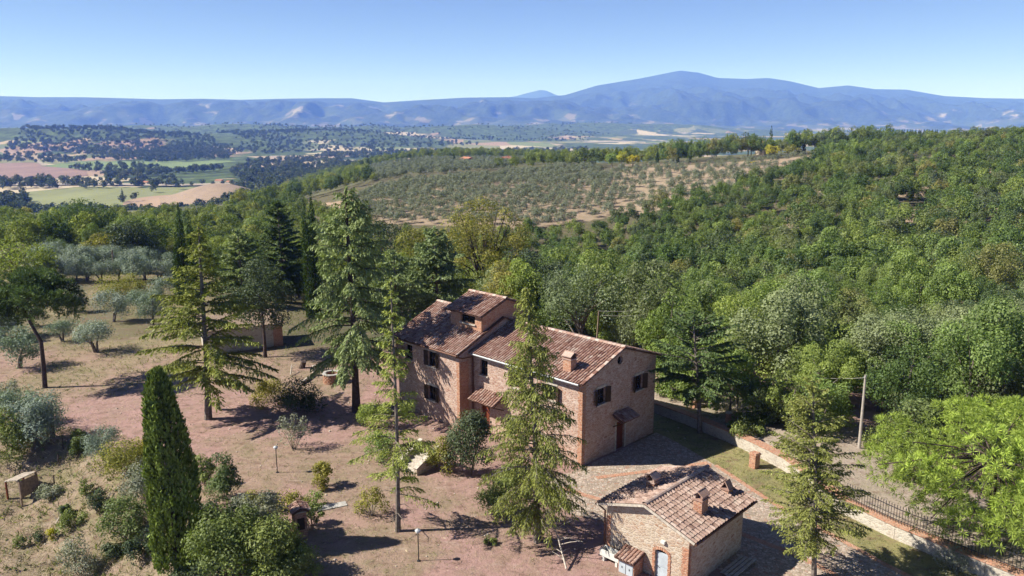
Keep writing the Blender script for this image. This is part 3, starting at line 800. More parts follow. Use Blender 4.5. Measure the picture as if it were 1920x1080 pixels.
# gutters and downpipe
for x0, y0, y1, z0 in ((-ov-.05,0.0,L_-.1,ZE-ov*SL-.02),(BW-.45,A0-.2,A1+.3,WZ-.38*sw1-.02)):
    g_ = MB(); g_.tube([(x0,y0,z0),(x0,y1,z0)], .07, 8); g_.build('gutter', M['zinc'] if y0 == 0 else M['gutter'], house)
p = MB(); p.tube([(BW-.4,A0-.1,WZ-.28),(BW+.2,A0-.16,5.6),(-.12,A0-.14,5.5),(-.12,A0-.14,-1.2)], .055, 7); p.build('downpipe', M['gutter'], house)
# chimneys on the main roof
def chimney(parent, x, y, zb, zt, sx, sy, mat, cap='gable', smoke=True):
    c_ = MB(); c_.box(x-sx/2,x+sx/2,y-sy/2,y+sy/2,zb,zt); ch = c_.build('chimney', mat, parent)
    k_ = MB()
    k_.box(x-sx/2-.05,x+sx/2+.05,y-sy/2-.05,y+sy/2+.05,zt+.002,zt+.07)
    if cap == 'gable':
        z1 = zt+.07
        k_.box(x-sx/2,x-sx/2+.1,y-sy/2,y+sy/2,z1+.002,z1+.2); k_.box(x+sx/2-.1,x+sx/2,y-sy/2,y+sy/2,z1+.002,z1+.2)
        for sg in (-1,1):
            k_.obox((x+sg*sx*.3, y, z1+.31), Vector((sx*.34,0,-.13*sg)), Vector((0,sy/2+.06,0)), Vector((0,0,.03)))
    elif cap == 'tent':
        z1 = zt+.07
        for sg in (-1,1):
            k_.obox((x+sg*sx*.25, y, z1+.2), Vector((sx*.27*sg,0,-.22)), Vector((0,sy/2,0)), Vector((.02,0,.02)))
    k_.build('chimney_cap', M['tile'], ch)
    return ch
roofs = [c for c in house.children if c.name.startswith('roof')]
chimney(roofs[0], .72, 1.75, 5.95, 7.05, .62, .7, M['brick'])
# lean-to canopies over the doors
def canopy(parent, x, y0, y1, zt, run, drop, axis):
    if axis == 'x':   # projects towards -x, eave along y
        l_ = math.hypot(run, drop)
        r_ = roof_slope(parent, (x-run, y0, zt-drop), (0,1,0), (run/l_,0,drop/l_), y1-y0, l_, M['tile'], 'canopy_roof', 11, tl=.4)
        for yy in (y0+.1, y1-.1):
            b_ = MB(); b_.bar((x-.02,yy,zt-drop-.55),(x-run+.12,yy,zt-drop-.08),.07); b_.bar((x-.03,yy,zt-.2),(x-run+.05,yy,zt-drop-.1),.06); b_.build('canopy_bracket', M['wood_dark'], r_)
    else:             # projects towards -y, eave along x
        l_ = math.hypot(run, drop)
        r_ = roof_slope(parent, (y0, x-run, zt-drop), (1,0,0), (0,run/l_,drop/l_), y1-y0, l_, M['tile'], 'canopy_roof', 12, tl=.4)
        for yy in (y0+.1, y1-.1):
            b_ = MB(); b_.bar((yy,x-.02,zt-drop-.55),(yy,x-run+.12,zt-drop-.08),.07); b_.bar((yy,x-.03,zt-.2),(yy,x-run+.05,zt-drop-.1),.06); b_.build('canopy_bracket', M['wood_dark'], r_)
canopy(house, 0, 3.45, 5.45, 2.72, 0.95, 0.42, 'y')
canopy(house, 0, 7.3, 10.0, 3.15, 1.25, 0.6, 'x')

# small stone outbuilding
OZ = -0.25
ob = empty('stone_outbuilding', (4.59, 38.87, OZ), R(-43.98))
tag(ob, 'small square stone outbuilding with weathered tiled roof and grey door beside the driveway', 'outbuilding')
e_, rz_, Wd, Ld = 2.9-OZ, 3.86-OZ, 6.0, 6.24
so = (rz_-e_)/(Wd/2)
w0, w1, l0, l1 = .42, 5.5, .36, 5.88
def zt(w): return e_ + so*min(w, Wd-w) - .04
arch = [(3.55,0.02),(4.33,0.02),(4.33,1.62)] + [(3.94+.39*math.cos(math.pi*k/6), 1.62+.17*math.sin(math.pi*k/6)) for k in range(1,6)] + [(3.55,1.62)]
wall_part(ob, [(w0,-.8),(w1,-.8),(w1,zt(w1)),(3,zt(3)),(w0,zt(w0))], [arch], MY(l0,-1), M['wall2'])
wall_part(ob, [(w0,-.8),(w1,-.8),(w1,zt(w1)),(3,zt(3)),(w0,zt(w0))], [], MY(l1,1), M['wall2'])
wall_part(ob, rect(l0,l1,-.8,zt(w0)), [], MX(w0,-1), M['wall2'])
wall_part(ob, rect(l0,l1,-.8,zt(w1)), [], MX(w1,1), M['wall2'])
d_ = MB(); d_.box(3.56,4.32,l0+.12,l0+.16,.02,1.6,.5); d_.box(3.58,4.3,l0+.105,l0+.122,.06,.75,.6); d_.box(3.58,4.3,l0+.105,l0+.122,.82,1.55,.4)
dr = d_.build('door', M['metal_door'], ob)
h_ = MB(); h_.tube([(3.66,l0+.1,.8),(3.66,l0+.04,.8),(3.76,l0+.04,.8)], .015); h_.build('handle', M['iron'], dr)
q = MB()
for k in range(13):
    a1_ = math.pi*k/12; q.obox((3.94+.47*math.cos(a1_), l0-.01, 1.64+.25*math.sin(a1_)), Vector((math.cos(a1_),0,math.sin(a1_)))*.075, (0,.03,0), Vector((-math.sin(a1_),0,math.cos(a1_)))*.05)
for sx in (3.47, 4.41):
    for k in range(11): q.box(sx-.07-.02*(k%2), sx+.07+.02*(k%2), l0-.035, l0+.02, .02+k*.15, .155+k*.15)
q.build('brick_surround', M['brick'], ob)
q = MB()
for k in range(20): q.box(w1-.34-.04*(k%2), w1+.014, l0-.02, l0+.2+.04*(k%2), -.7+k*.16, -.7+k*.16+.15)
q.build('brick_quoin', M['brick'], ob); q = MB()
for k in range(20): q.box(w0-.014, w0+.24+.04*(k%2), l0-.02, l0+.2, -.7+k*.16, -.7+k*.16+.15)
q.build('brick_quoin', M['brick'], ob)
to = math.atan(so); co, so_ = math.cos(to), math.sin(to)
r1_ = roof_slope(ob, (0,0,e_+.02), (0,1,0), (co,0,so_), Ld, Wd/2/co, M['tile_old'], seed=21, tw=.25, tl=.4)
r2_ = roof_slope(ob, (Wd,0,e_+.02), (0,1,0), (-co,0,so_), Ld, Wd/2/co, M['tile_old'], seed=22, tw=.25, tl=.4)
ridge_tiles(ob, (3,0,rz_+.05), (3,Ld,rz_+.05), M['tile_old'], 5)
chimney(r2_, 4.85, 2.4, 2.9, 4.25, .5, .62, M['brick'], 'gable')
chimney(r2_, 4.75, 5.3, 2.9, 3.75, .46, .5, M['brick'], 'tent')
chimney(r1_, 1.7, 2.7, 3.2, 4.05, .5, .5, M['brick'], 'gable')
g_ = MB(); g_.tube([(6.06,-.02,e_-.06),(6.06,Ld+.02,e_-.06)], .06, 8); g_.tube([(6.04,.1,e_-.08),(5.62,.2,e_-.3),(5.6,.22,-.5)], .045, 6); g_.build('gutter', M['gutter'], ob)
g_ = MB(); g_.tube([(-.06,-.02,e_-.06),(-.06,Ld+.02,e_-.06)], .06, 8); g_.tube([(-.04,.1,e_-.08),(.34,.28,e_-.4),(.36,.3,-.5)], .05, 6); g_.build('gutter', M['gutter'], ob)
v_ = MB(); v_.bar((0,-.02,e_-.03),(3,-.02,rz_-.03),.05,.12); v_.bar((3,-.02,rz_-.03),(6,-.02,e_-.03),.05,.12); v_.build('bargeboard', M['stone_trim'], ob)
lp = MB(); lp.box(3.92,4.16,l0-.16,l0-.002,2.28,2.42,.6); lpo = lp.build('wall_lamp', M['white'], ob)
lp = MB(); lp.box(3.95,4.13,l0-.15,l0-.02,2.262,2.279); lp.build('lamp_glass', M['zinc'], lpo)
def obl(x, y, z=0.0): return ob.matrix_basis @ Vector((x, y, z))
# things standing against the outbuilding
t = empty('stone_trough', obl(1.15, -.1, .05), R(-43.98)); tag(t, 'white stone trough on legs against the outbuilding wall', 'trough')
b_ = MB(); b_.box(-.62,.62,-.26,.26,.42,.5)
for y0 in (-.26,.2): b_.box(-.62,.62,y0,y0+.06,.502,.78)
for x0 in (-.62,.56): b_.box(x0,x0+.06,-.198,.198,.502,.778)
b_.build('basin', M['white'], t)
for x0 in (-.5,.36):
    b_ = MB(); b_.box(x0,x0+.14,-.2,.2,-.1,.418); b_.build('leg', M['white'], t)
t = empty('meter_cupboard', obl(2.36, -.1, .0), R(-43.98)); tag(t, 'low brick cupboard with metal doors and a little tiled roof by the outbuilding', 'cupboard')
b_ = MB(); b_.box(-.5,.5,-.4,.4,-.2,1.0); b_.build('body', M['brick'], t)
for x0 in (-.44,.02):
    b_ = MB(); b_.box(x0,x0+.42,-.43,-.405,.05,.92); o_ = b_.build('door', M['metal_door'], t)
    b_ = MB(); b_.box(x0+.19,x0+.23,-.45,-.432,.45,.55); b_.build('handle', M['iron'], o_)
roof_slope(t, (-.62,-.62,1.02), (1,0,0), (0,.97,.24), 1.24, 1.05, M['tile'], 'roof', 31, tw=.2, tl=.34)
t = empty('plank_stack', obl(6.35, 4.0, .1), R(-43.98)); tag(t, 'weathered grey planks lying in the shade beside the outbuilding', 'planks')
for k in range(4):
    b_ = MB(); b_.obox((-.35+k*.23,0,.2+.02*k), (.09,0,.012), (0,1.1+.05*k,0), (0,0,.025)); b_.build('plank', M['concrete'], t)
for y0 in (-.8,.8):
    b_ = MB(); b_.box(-.5,.5,y0-.06,y0+.06,-.15,.16); b_.build('bearer', M['wood'], t)

# small brick store behind the trees at the left
sp = G(530, 648)
sh = empty('garden_store', (sp.x, sp.y, sp.z), R(28)); tag(sh, 'low pale walled store with a brick pier half hidden behind the cedars', 'store')
wall_part(sh, rect(-7.5,-.5,-.6,2.5), [], MY(0,-1), M['white_wall'])
wall_part(sh, rect(0,5,-.6,2.5), [], MX(-7.5,-1), M['white_wall'])
wall_part(sh, rect(0.5,5,-.6,2.5), [rect(1.2,4,-.2,2.1)], MX(0,1), M['brick'], depth=.3)
wall_part(sh, rect(-7.5,0,-.6,2.5), [], MY(5,1), M['white_wall'])
b_ = MB(); b_.box(-.9,.06,-.06,.7,-.6,2.5); b_.build('pier', M['brick'], sh)
b_ = MB(); b_.box(-.34,-.3,1.15,4.05,-.25,2.15); b_.build('doorway_shade', M['wood_dark'], sh)  # dark sheet added as the shade inside the open doorway
b_ = MB(); b_.obox((-3.75,2.5,2.68), (4.1,0,0), (0,2.9,.16), (0,0,.05)); b_.build('roof', M['wood'], sh)

# ------------------------------------------------------------------ paving, wall, railings
def sheet(name, pts, mat, lift, res=0.8):
    bm = bmesh.new()
    vs = [bm.verts.new((x, y, 0)) for x, y in pts]
    f = bm.faces.new(vs)
    xs = [p[0] for p in pts]; ys = [p[1] for p in pts]
    for ax, lo, hi in ((0, min(xs), max(xs)), (1, min(ys), max(ys))):
        v = lo + res
        while v < hi:
            n = (1,0,0) if ax == 0 else (0,1,0); co = (v,0,0) if ax == 0 else (0,v,0)
            bmesh.ops.bisect_plane(bm, geom=bm.verts[:]+bm.edges[:]+bm.faces[:], plane_co=co, plane_no=n)
            v += res
    vx = np.array([v.co.x for v in bm.verts]); vy = np.array([v.co.y for v in bm.verts])
    vz = np.max([ground_z(vx+a_, vy+b_) for a_, b_ in ((0,0),(.15,0),(-.15,0),(0,.2),(0,-.2))], axis=0) + .02 + lift
    for v, z_ in zip(bm.verts, vz): v.co.z = z_
    me = bpy.data.meshes.new(name); bm.to_mesh(me); bm.free()
    return tag(link(name, me, mat), kind='structure')
m, nt, b = nodes('cobble_paving', 0.9)
vec = coord(nt, 'Object', (5.5,5.5,1))
v = N(nt, 'TexVoronoi'); v.inputs['Scale'].default_value = 1.0; nt.links.new(vec, v.inputs['Vector'])
sep = N(nt, 'SeparateColor'); nt.links.new(v.outputs['Color'], sep.inputs[0])
cst = ramp(nt, sep.outputs[0], [(0.0,(0.24,0.19,0.165)),(0.4,(0.36,0.29,0.25)),(0.75,(0.46,0.38,0.33)),(1.0,(0.30,0.17,0.13))])
e = N(nt, 'TexVoronoi', feature='DISTANCE_TO_EDGE'); e.inputs['Scale'].default_value = 1.0; nt.links.new(vec, e.inputs['Vector'])
cst = mix(nt, ramp(nt, e.outputs['Distance'], [(0.02,(1,1,1)),(0.09,(0,0,0))]), cst, (0.19,0.155,0.11))
big = noise(nt, coord(nt), 0.35, 5, 0.6)
cst = mix(nt, ramp(nt, big, [(0.5,(0,0,0)),(0.72,(0.7,0.7,0.7))]), cst, (0.30,0.22,0.16))
nt.links.new(cst, b.inputs['Base Color']); bump(nt, b, math_(nt, 'MINIMUM', e.outputs['Distance'], 0.3), 0.6, 0.05)
M['cobble'] = m
M['brick_pave'] = stone_wall('brick_paving', [(0.0,(0.38,0.18,0.12)),(0.5,(0.44,0.22,0.15)),(1.0,(0.48,0.29,0.21))], (0.34,0.26,0.2), scale=(6,6,6), patch_amt=0.0)
drive = [(0.6,46.5),(3.6,43.2),(7.6,41.4),(10.0,43.2),(10.6,42.4),(9.2,39.4),(11.6,36.4),(14.6,31.5),(19.5,26.5),(26.5,26.5),(24.6,30.2),(20.6,36.4),(18.6,40.2),(16.2,44.6),(14.0,50.2),(12.2,54.2),(11.0,56.2),(4.7,49.6)]
sheet('driveway_paving', drive, M['cobble'], 0.008)
def strip(name, a_, b_, w, mat, lift, parent=None):
    a_, b_ = Vector((*a_,0)), Vector((*b_,0)); d = (b_-a_).normalized(); s_ = Vector((-d.y,d.x,0))*w/2
    return sheet(name, [tuple((a_+s_)[:2]), tuple((a_-s_)[:2]), tuple((b_-s_)[:2]), tuple((b_+s_)[:2])], mat, lift)
edge = [(14.0,50.2),(16.2,44.6),(18.6,40.2),(20.6,36.4),(24.6,30.2)]
for p0, p1 in zip(edge[:-1], edge[1:]): strip('brick_edging', p0, p1, .34, M['brick_pave'], 0.016)
for p0, p1 in (((5.6,48.2),(13.6,50.6)),((3.2,46.6),(8.6,43.0)),((9.6,44.2),(15.6,38.6)),((15.6,38.6),(22.3,28.2)),((12.6,36.6),(17.2,29.2)),((10.5,43.3),(13.6,50.4))):
    strip('brick_edging', p0, p1, .42, M['brick_pave'], 0.021 + 0.004*random.random())

# retaining wall along the lane with a brick coping
wr = empty('retaining_wall', (WALL[0][0], WALL[0][1], 0)); tag(wr, 'low pale stone retaining wall with brick coping along the driveway', 'wall')
inv = Vector((WALL[0][0], WALL[0][1], 0))
bmw = MB(); cop = MB()
def wall_h(k): return 0.95
pts = []
for (x1, y1), (x2, y2) in zip(WALL[:-1], WALL[1:]):
    n = max(1, int(math.hypot(x2-x1, y2-y1) / 1.2))
    for i in range(n): pts.append((x1+(x2-x1)*i/n, y1+(y2-y1)*i/n))
def wz(p):
    return gz(p[0]+.8, p[1]+.5) + .10
vs = []; 
for i, p in enumerate(pts[:-1]):
    q = pts[i+1]; d = Vector((q[0]-p[0], q[1]-p[1], 0)).normalized(); s_ = Vector((-d.y, d.x, 0))
    zt0, zt1 = wz(p), wz(q)
    for w_, dz, tgt in ((.30, 0, bmw), (.35, .075, cop)):
        zl = -1.5 if tgt is bmw else None
        P0 = Vector((*p,0)) - inv; P1 = Vector((*q,0)) - inv
        lo0 = zl if zl is not None else zt0+.002; lo1 = zl if zl is not None else zt1+.002
        V = [P0+s_*w_+Vector((0,0,lo0)),P0-s_*w_+Vector((0,0,lo0)),P1-s_*w_+Vector((0,0,lo1)),P1+s_*w_+Vector((0,0,lo1))]
        V += [Vector((v.x,v.y,zt0+dz)) for v in V[:2]] + [Vector((v.x,v.y,zt1+dz)) for v in V[2:]]
        tgt.add(V, [(3,2,1,0),(4,5,6,7),(0,1,5,4),(1,2,6,5),(2,3,7,6),(3,0,4,7)])
bmw.build('masonry', M['white_wall'], wr); cop.build('coping', M['brick_pave'], wr)
# iron railing on the lower stretch of the wall
rl = empty('iron_railing', (21.0, 42.0, .8)); tag(rl, 'dark iron railing with upright bars on top of the stone wall', 'railing')
ri = Vector((21.0, 42.0, .8)); rp = [p for p in pts if p[1] < 44.5 and p[1] > 27]
top_, bars = MB(), []
for i in range(len(rp)-1):
    a_, b_ = Vector((*rp[i], wz(rp[i])+.08)) - ri, Vector((*rp[i+1], wz(rp[i+1])+.08)) - ri
    for dz in (.18, .85): top_.bar(a_+Vector((0,0,dz)), b_+Vector((0,0,dz)), .035)
    n = max(2, int((b_-a_).length/.16))
    for k in range(n):
        c_ = a_ + (b_-a_)*k/n; bars.append(c_)
top_.build('rail', M['iron'], rl)
bme = MB(); bme.bar((0,0,0),(0,0,1.0),.022); bme.add([(-.03,0,1.0),(0,-.03,1.0),(.03,0,1.0),(0,.03,1.0),(0,0,1.1)], [(0,1,4),(1,2,4),(2,3,4),(3,0,4)])
bar0 = None
for c_ in bars:
    if bar0 is None: bar0 = bme.build('bar', M['iron'], rl, c_)
    else:
        o_ = bar0.copy(); COL.objects.link(o_); o_.location = c_
def pillar(name, px, py, w, h, label, mat, capm, z=None, rz=R(35)):
    p = G(px, py); t = empty(name, p, rz); tag(t, label, 'pillar')
    b_ = MB()
    nb = int(h/.14)
    for k in range(nb):
        o_ = random.uniform(-.008,.008); b_.box(-w/2+o_, w/2+o_, -w/2-o_, w/2-o_, -.2 + (h+.2)*k/nb, -.2 + (h+.2)*(k+1)/nb - .008)
    b_.build('shaft', mat, t)
    b_ = MB(); b_.box(-w/2-.05,w/2+.05,-w/2-.05,w/2+.05,h+.002,h+.08); b_.box(-w/2,w/2,-w/2,w/2,h+.082,h+.14); b_.build('cap', capm, t)
pillar('brick_pillar', 1414, 876, .5, .95, 'short brick pillar standing on the grass inside the wall', M['brick'], M['brick'])
pillar('brick_pillar', 1302, 764, .5, .75, 'squat brick pillar with pale round cap on the lane behind the wall', M['brick'], M['stone_trim'])
pillar('brick_pillar', 1365, 792, .3, .75, 'thin red brick post at the lane edge under the trees', M['brick'], M['stone_trim'])

# steps from the lawn up to the house, with sloping parapets
sp = G(765, 884); t = empty('garden_steps', sp, R(-38)); tag(t, 'short flight of stone garden steps between two sloping parapets', 'steps')
for k in range(5):
    b_ = MB(); b_.box(-.7,.7,.35*k,.35*k+.36,-.8,.16*(k+1)+.004*k); b_.build('step', M['stone_trim'], t)
for sx in (-.95,.7):
    b_ = MB()
    b_.add([(sx,-.1,-.8),(sx+.25,-.1,-.8),(sx+.25,2.1,-.8),(sx,2.1,-.8),(sx,-.1,.45),(sx+.25,-.1,.45),(sx+.25,2.1,1.35),(sx,2.1,1.35)], [(3,2,1,0),(4,5,6,7),(0,1,5,4),(1,2,6,5),(2,3,7,6),(3,0,4,7)])
    po = b_.build('parapet', M['wall2'], t)
    b_ = MB(); b_.bar((sx+.125,-.15,.48),(sx+.125,2.15,1.41),.34,.07); b_.build('coping', M['stone_trim'], po)

# ------------------------------------------------------------------ vegetation: mesh builders
def unit(v): return v / np.maximum(np.linalg.norm(v, axis=-1, keepdims=True), 1e-9)
def cards(Cn, D, Nn, L, Wd):
    """diamond leaves: centre, long direction, normal, length, width -> verts, faces"""
    D = unit(D); S = unit(np.cross(D, Nn)); n = len(Cn)
    L = np.broadcast_to(L, (n,))[:, None]; Wd = np.broadcast_to(Wd, (n,))[:, None]
    V = np.stack([Cn - D*L/2, Cn + S*Wd/2, Cn + D*L/2, Cn - S*Wd/2], 1).reshape(-1, 3)
    return V, np.arange(4*n).reshape(-1, 4)
def leaf_blobs(rng, blobs, n_per, size, up=0.25, flat=1.0, shell=0.35, aspect=0.6):
    Cs, Ns, T, S = [], [], [], []
    for (c, r) in blobs:
        n = max(4, int(n_per * (0.7 + 0.6*rng.random())))
        d = unit(rng.normal(size=(n, 3)) + np.array([0, 0, up]))
        rr = r * (1 - shell * rng.random((n, 1)) ** 1.5)
        Cs.append(np.array(c) + d * rr * np.array([1, 1, flat])); Ns.append(unit(d + np.array([-.15, 0, .25]) + 0.48*rng.normal(size=(n, 3))))
        T.append(np.clip(0.25 + 0.5*rng.random() + 0.45*(rng.random(n)-0.5), 0, 1)); S.append(size * (0.65 + 0.7*rng.random(n)))
    Cn, Nn, T, S = map(np.concatenate, (Cs, Ns, T, S))
    D = np.cross(Nn, rng.normal(size=Nn.shape))
    V, F = cards(Cn, D, Nn, S, S*aspect)
    return V, F, np.repeat(T, 4)
def crown_blobs(rng, rx, rz, zc, n, rb, low=-0.45, inner=0.25):
    out = []
    for i in range(n):
        d = unit(rng.normal(size=3))
        while d[2] < low: d = unit(rng.normal(size=3))
        k = 0.78 if rng.random() > inner else 0.4
        out.append(((d[0]*rx*k*(.85+.3*rng.random()), d[1]*rx*k*(.85+.3*rng.random()), zc + d[2]*rz*k), rb*(0.7+0.6*rng.random())))
    return out
def trunk_mesh(rng, h, r0, limbs=(), lean=(0, 0), n=7, bend=0.15):
    mb = MB()
    k = 6; P = []
    for i in range(k+1):
        s = i/k; P.append((lean[0]*s + bend*math.sin(s*3+rng.random())*s*(1-s)*2, lean[1]*s + bend*math.cos(s*4)*s*(1-s)*2, -0.4 + (h+0.4)*s))
    mb.tube(P, [r0*(1.25 if i == 0 else 1)*(1 - 0.75*i/k) for i in range(k+1)], n)
    for c in limbs:
        s = min(.95, max(.3, 0.35 + 0.5*rng.random()))
        i0 = int(s*k); st = Vector(P[i0]); c = Vector(c); md = (st + c)/2 + Vector((0,0,0.12*(c-st).length))
        mb.tube([st, md, c], [r0*.42*(1-.5*s), r0*.28*(1-.4*s), r0*.1], 5)
    return mb

def broadleaf(seed, rx=3.0, rz=2.8, h=7.0, nb=26, per=110, leaf=0.26, rb=1.05, limbs=6, **kw):
    rng = np.random.default_rng(seed)
    zc = h - rz*0.92
    bl = crown_blobs(rng, rx, rz, zc, nb, rb, **kw)
    V, F, T = leaf_blobs(rng, bl, per, leaf)
    cm = np_mesh('crown', V, F, T)
    tb = trunk_mesh(rng, zc+0.3*rz, 0.05*rx+.03, [bl[i][0] for i in range(min(limbs, nb))])
    return cm, tb
def tree_from(name, cm, tb, mat, bark, loc, rz=0.0, sc=1.0):
    t = empty(name, loc, rz); t.scale = (sc, sc, sc) if not hasattr(sc, '__len__') else sc
    link('crown', cm, mat, t)
    tb.build('trunk', bark, t)
    return t

def conifer(seed, h, Rb, z0, lean=(0,0), prof=None, spacing=0.42, nbr=5, rise=0.15, droop=0.35, twig=0.55, dens=1.0, needle=(0.24,0.075), hang=0.5, gaps=0.0, asym=None, r0=0.2, dead=0):
    rng = np.random.default_rng(seed)
    prof = prof or (lambda s: (1-s)**0.85 + 0.06)
    mb = trunk_mesh(rng, h*0.985, r0, (), lean, 8, 0.22)
    Cs, Ds, Ns, Ts, Ls = [], [], [], [], []
    z = z0
    while z < h - 0.25:
        s = (z - z0) / (h - z0)
        R_ = Rb * prof(s)
        for k in range(int(round(nbr * (1 - 0.35*s) + rng.random()))):
            if rng.random() < gaps: continue
            az = rng.random()*2*math.pi
            L = R_ * (0.62 + 0.5*rng.random())
            if asym: L *= asym(az, s)
            if L < 0.15: L = 0.15
            zz = z + (rng.random()-.5)*spacing
            e0 = rise + 0.55*s + 0.15*(rng.random()-.5)
            q = np.linspace(0, 1, 7)
            dr = droop * (0.8 + .4*rng.random()) * (1 - .6*s)
            bend = (rng.random()-.5)*0.35
            ca, sa = math.cos(az), math.sin(az)
            px_ = L*q; side = L*bend*q*q
            bx = ca*px_ - sa*side + lean[0]*zz/h; by = sa*px_ + ca*side + lean[1]*zz/h
            bz = zz + L*(e0*q - dr*q*q)
            B = np.stack([bx, by, bz], 1)
            rb_ = 0.012 + 0.011*L
            mb.tube([tuple(p) for p in B[::2]], [rb_, rb_*.75, rb_*.5, rb_*.25], 4, cap=False)
            # twigs alternate along the branch and carry the needles
            nt_ = max(4, int(L / 0.11 * dens))
            qs = 0.14 + 0.86*(np.arange(nt_) + rng.random(nt_)*.8) / nt_
            qs = np.clip(qs, 0, 1)
            pos = np.stack([np.interp(qs, q, B[:, i]) for i in range(3)], 1)
            tan = unit(np.stack([np.interp(qs, q, np.gradient(B[:, i])) for i in range(3)], 1))
            sd = unit(np.cross(tan, np.array([0, 0, 1.0])))
            sg = np.where(np.arange(nt_) % 2, 1, -1)[:, None]
            tl = twig * (0.35 + 0.65*np.sin(np.clip(qs*1.15, 0, 1)*math.pi)**.7) * (0.6 + .6*rng.random(nt_)) * min(1.0, 0.35 + L/2.2)
            td = unit(tan*0.75 + sg*sd*(0.75 + .3*rng.random((nt_, 1))) - np.array([0, 0, 1.0])*hang*(0.6 + .7*rng.random((nt_, 1))))
            m_ = 8
            for i in range(m_):
                f = (i + 0.6*rng.random(nt_)) / m_
                c = pos + td * (tl*f)[:, None] - np.array([0, 0, 1.0]) * (hang*0.35*tl*f*f)[:, None] + rng.normal(size=(nt_, 3))*0.025
                d = unit(td + rng.normal(size=(nt_, 3))*0.35 - np.array([0, 0, 0.25*hang]))
                Cs.append(c); Ds.append(d); Ns.append(rng.normal(size=(nt_, 3)) + np.array([-.3, 0, 1.3]))
                Ts.append(np.clip(0.30 + 0.35*f + 0.35*(rng.random(nt_)-.5) + 0.2*(rng.random()-.5), 0, 1)); Ls.append(needle[0]*(0.7 + .7*rng.random(nt_)))
        z += spacing * (0.75 + .5*rng.random()) * (1 - 0.35*s)
    # leader
    n = 60; f = rng.random(n)
    Cs.append(np.stack([lean[0] + rng.normal(size=n)*.06, lean[1] + rng.normal(size=n)*.06, h - 1.0*f], 1)); Ds.append(np.tile([0, 0, 1.0], (n, 1)) + rng.normal(size=(n, 3))*.5); Ns.append(rng.normal(size=(n, 3))); Ts.append(np.full(n, .6)); Ls.append(np.full(n, needle[0]))
    for k in range(dead):
        az = rng.random()*6.28; zz = z0*(0.35 + .6*rng.random()); L = 0.5 + 1.0*rng.random()
        mb.tube([(0, 0, zz), (math.cos(az)*L*.6, math.sin(az)*L*.6, zz+.05), (math.cos(az)*L, math.sin(az)*L, zz-.15)], [.03, .02, .008], 4)
    Cn, D, Nn, T, L = map(np.concatenate, (Cs, Ds, Ns, Ts, Ls))
    V, F = cards(Cn, D, Nn, L*1.1, L*1.1*needle[1]/needle[0])
    return np_mesh('crown', V, F, np.repeat(T, 4)), mb
def needle_clumps(rng, blobs, per, length=0.32, width=0.03, nn=7, upw=0.5):
    Cs, Ds, Ts = [], [], []
    for (c, r) in blobs:
        n = max(6, int(per*(r**2)))
        d = unit(rng.normal(size=(n, 3)) + np.array([0, 0, upw]))
        p = np.array(c) + d*r*(0.55 + .45*rng.random((n, 1)))*np.array([1, 1, .75])
        tb = 0.05 + .75*rng.random()
        for k in range(nn):
            dd = unit(d*1.0 + np.array([0, 0, .35]) + rng.normal(size=(n, 3))*.62)
            Cs.append(p + dd*length*.5); Ds.append(dd); Ts.append(np.clip(tb + .5*(rng.random(n)-.4), 0, 1))
    Cn, D, T = map(np.concatenate, (Cs, Ds, Ts))
    L = length*(0.75 + .5*rng.random(len(Cn)))
    V, F = cards(Cn, D, rng.normal(size=Cn.shape), L, width*(0.8 + .5*rng.random(len(Cn))))
    return V, F, np.repeat(T, 4)
def pompoms(rng, blobs, per, length, width, nn):
    Cs, Ds, Ts = [], [], []
    for (c, r) in blobs:
        n = max(5, int(per*(.7 + .6*rng.random())*r)); tb = .1 + .6*rng.random()
        d = unit(rng.normal(size=(n, 3)) + np.array([0, 0, .45])); p = np.array(c) + d*r*(.75 + .3*rng.random((n, 1)))*np.array([1, 1, .8])
        t1 = tb + .4*(rng.random(n) - .5)
        for k in range(nn):
            dd = unit(rng.normal(size=(n, 3)) + d*.7 + np.array([0, 0, .3])); l_ = length*(.8 + .4*rng.random((n, 1)))
            Cs.append(p + dd*l_*.62); Ds.append(dd); Ts.append(np.clip(t1 + .3*(rng.random(n) - .5), 0, 1))
    Cn, D, T = map(np.concatenate, (Cs, Ds, Ts))
    V, F = cards(Cn, D, rng.normal(size=Cn.shape), length*(.7 + .5*rng.random(len(Cn))), width*(.8 + .5*rng.random(len(Cn))))
    return V, F, np.repeat(T, 4)
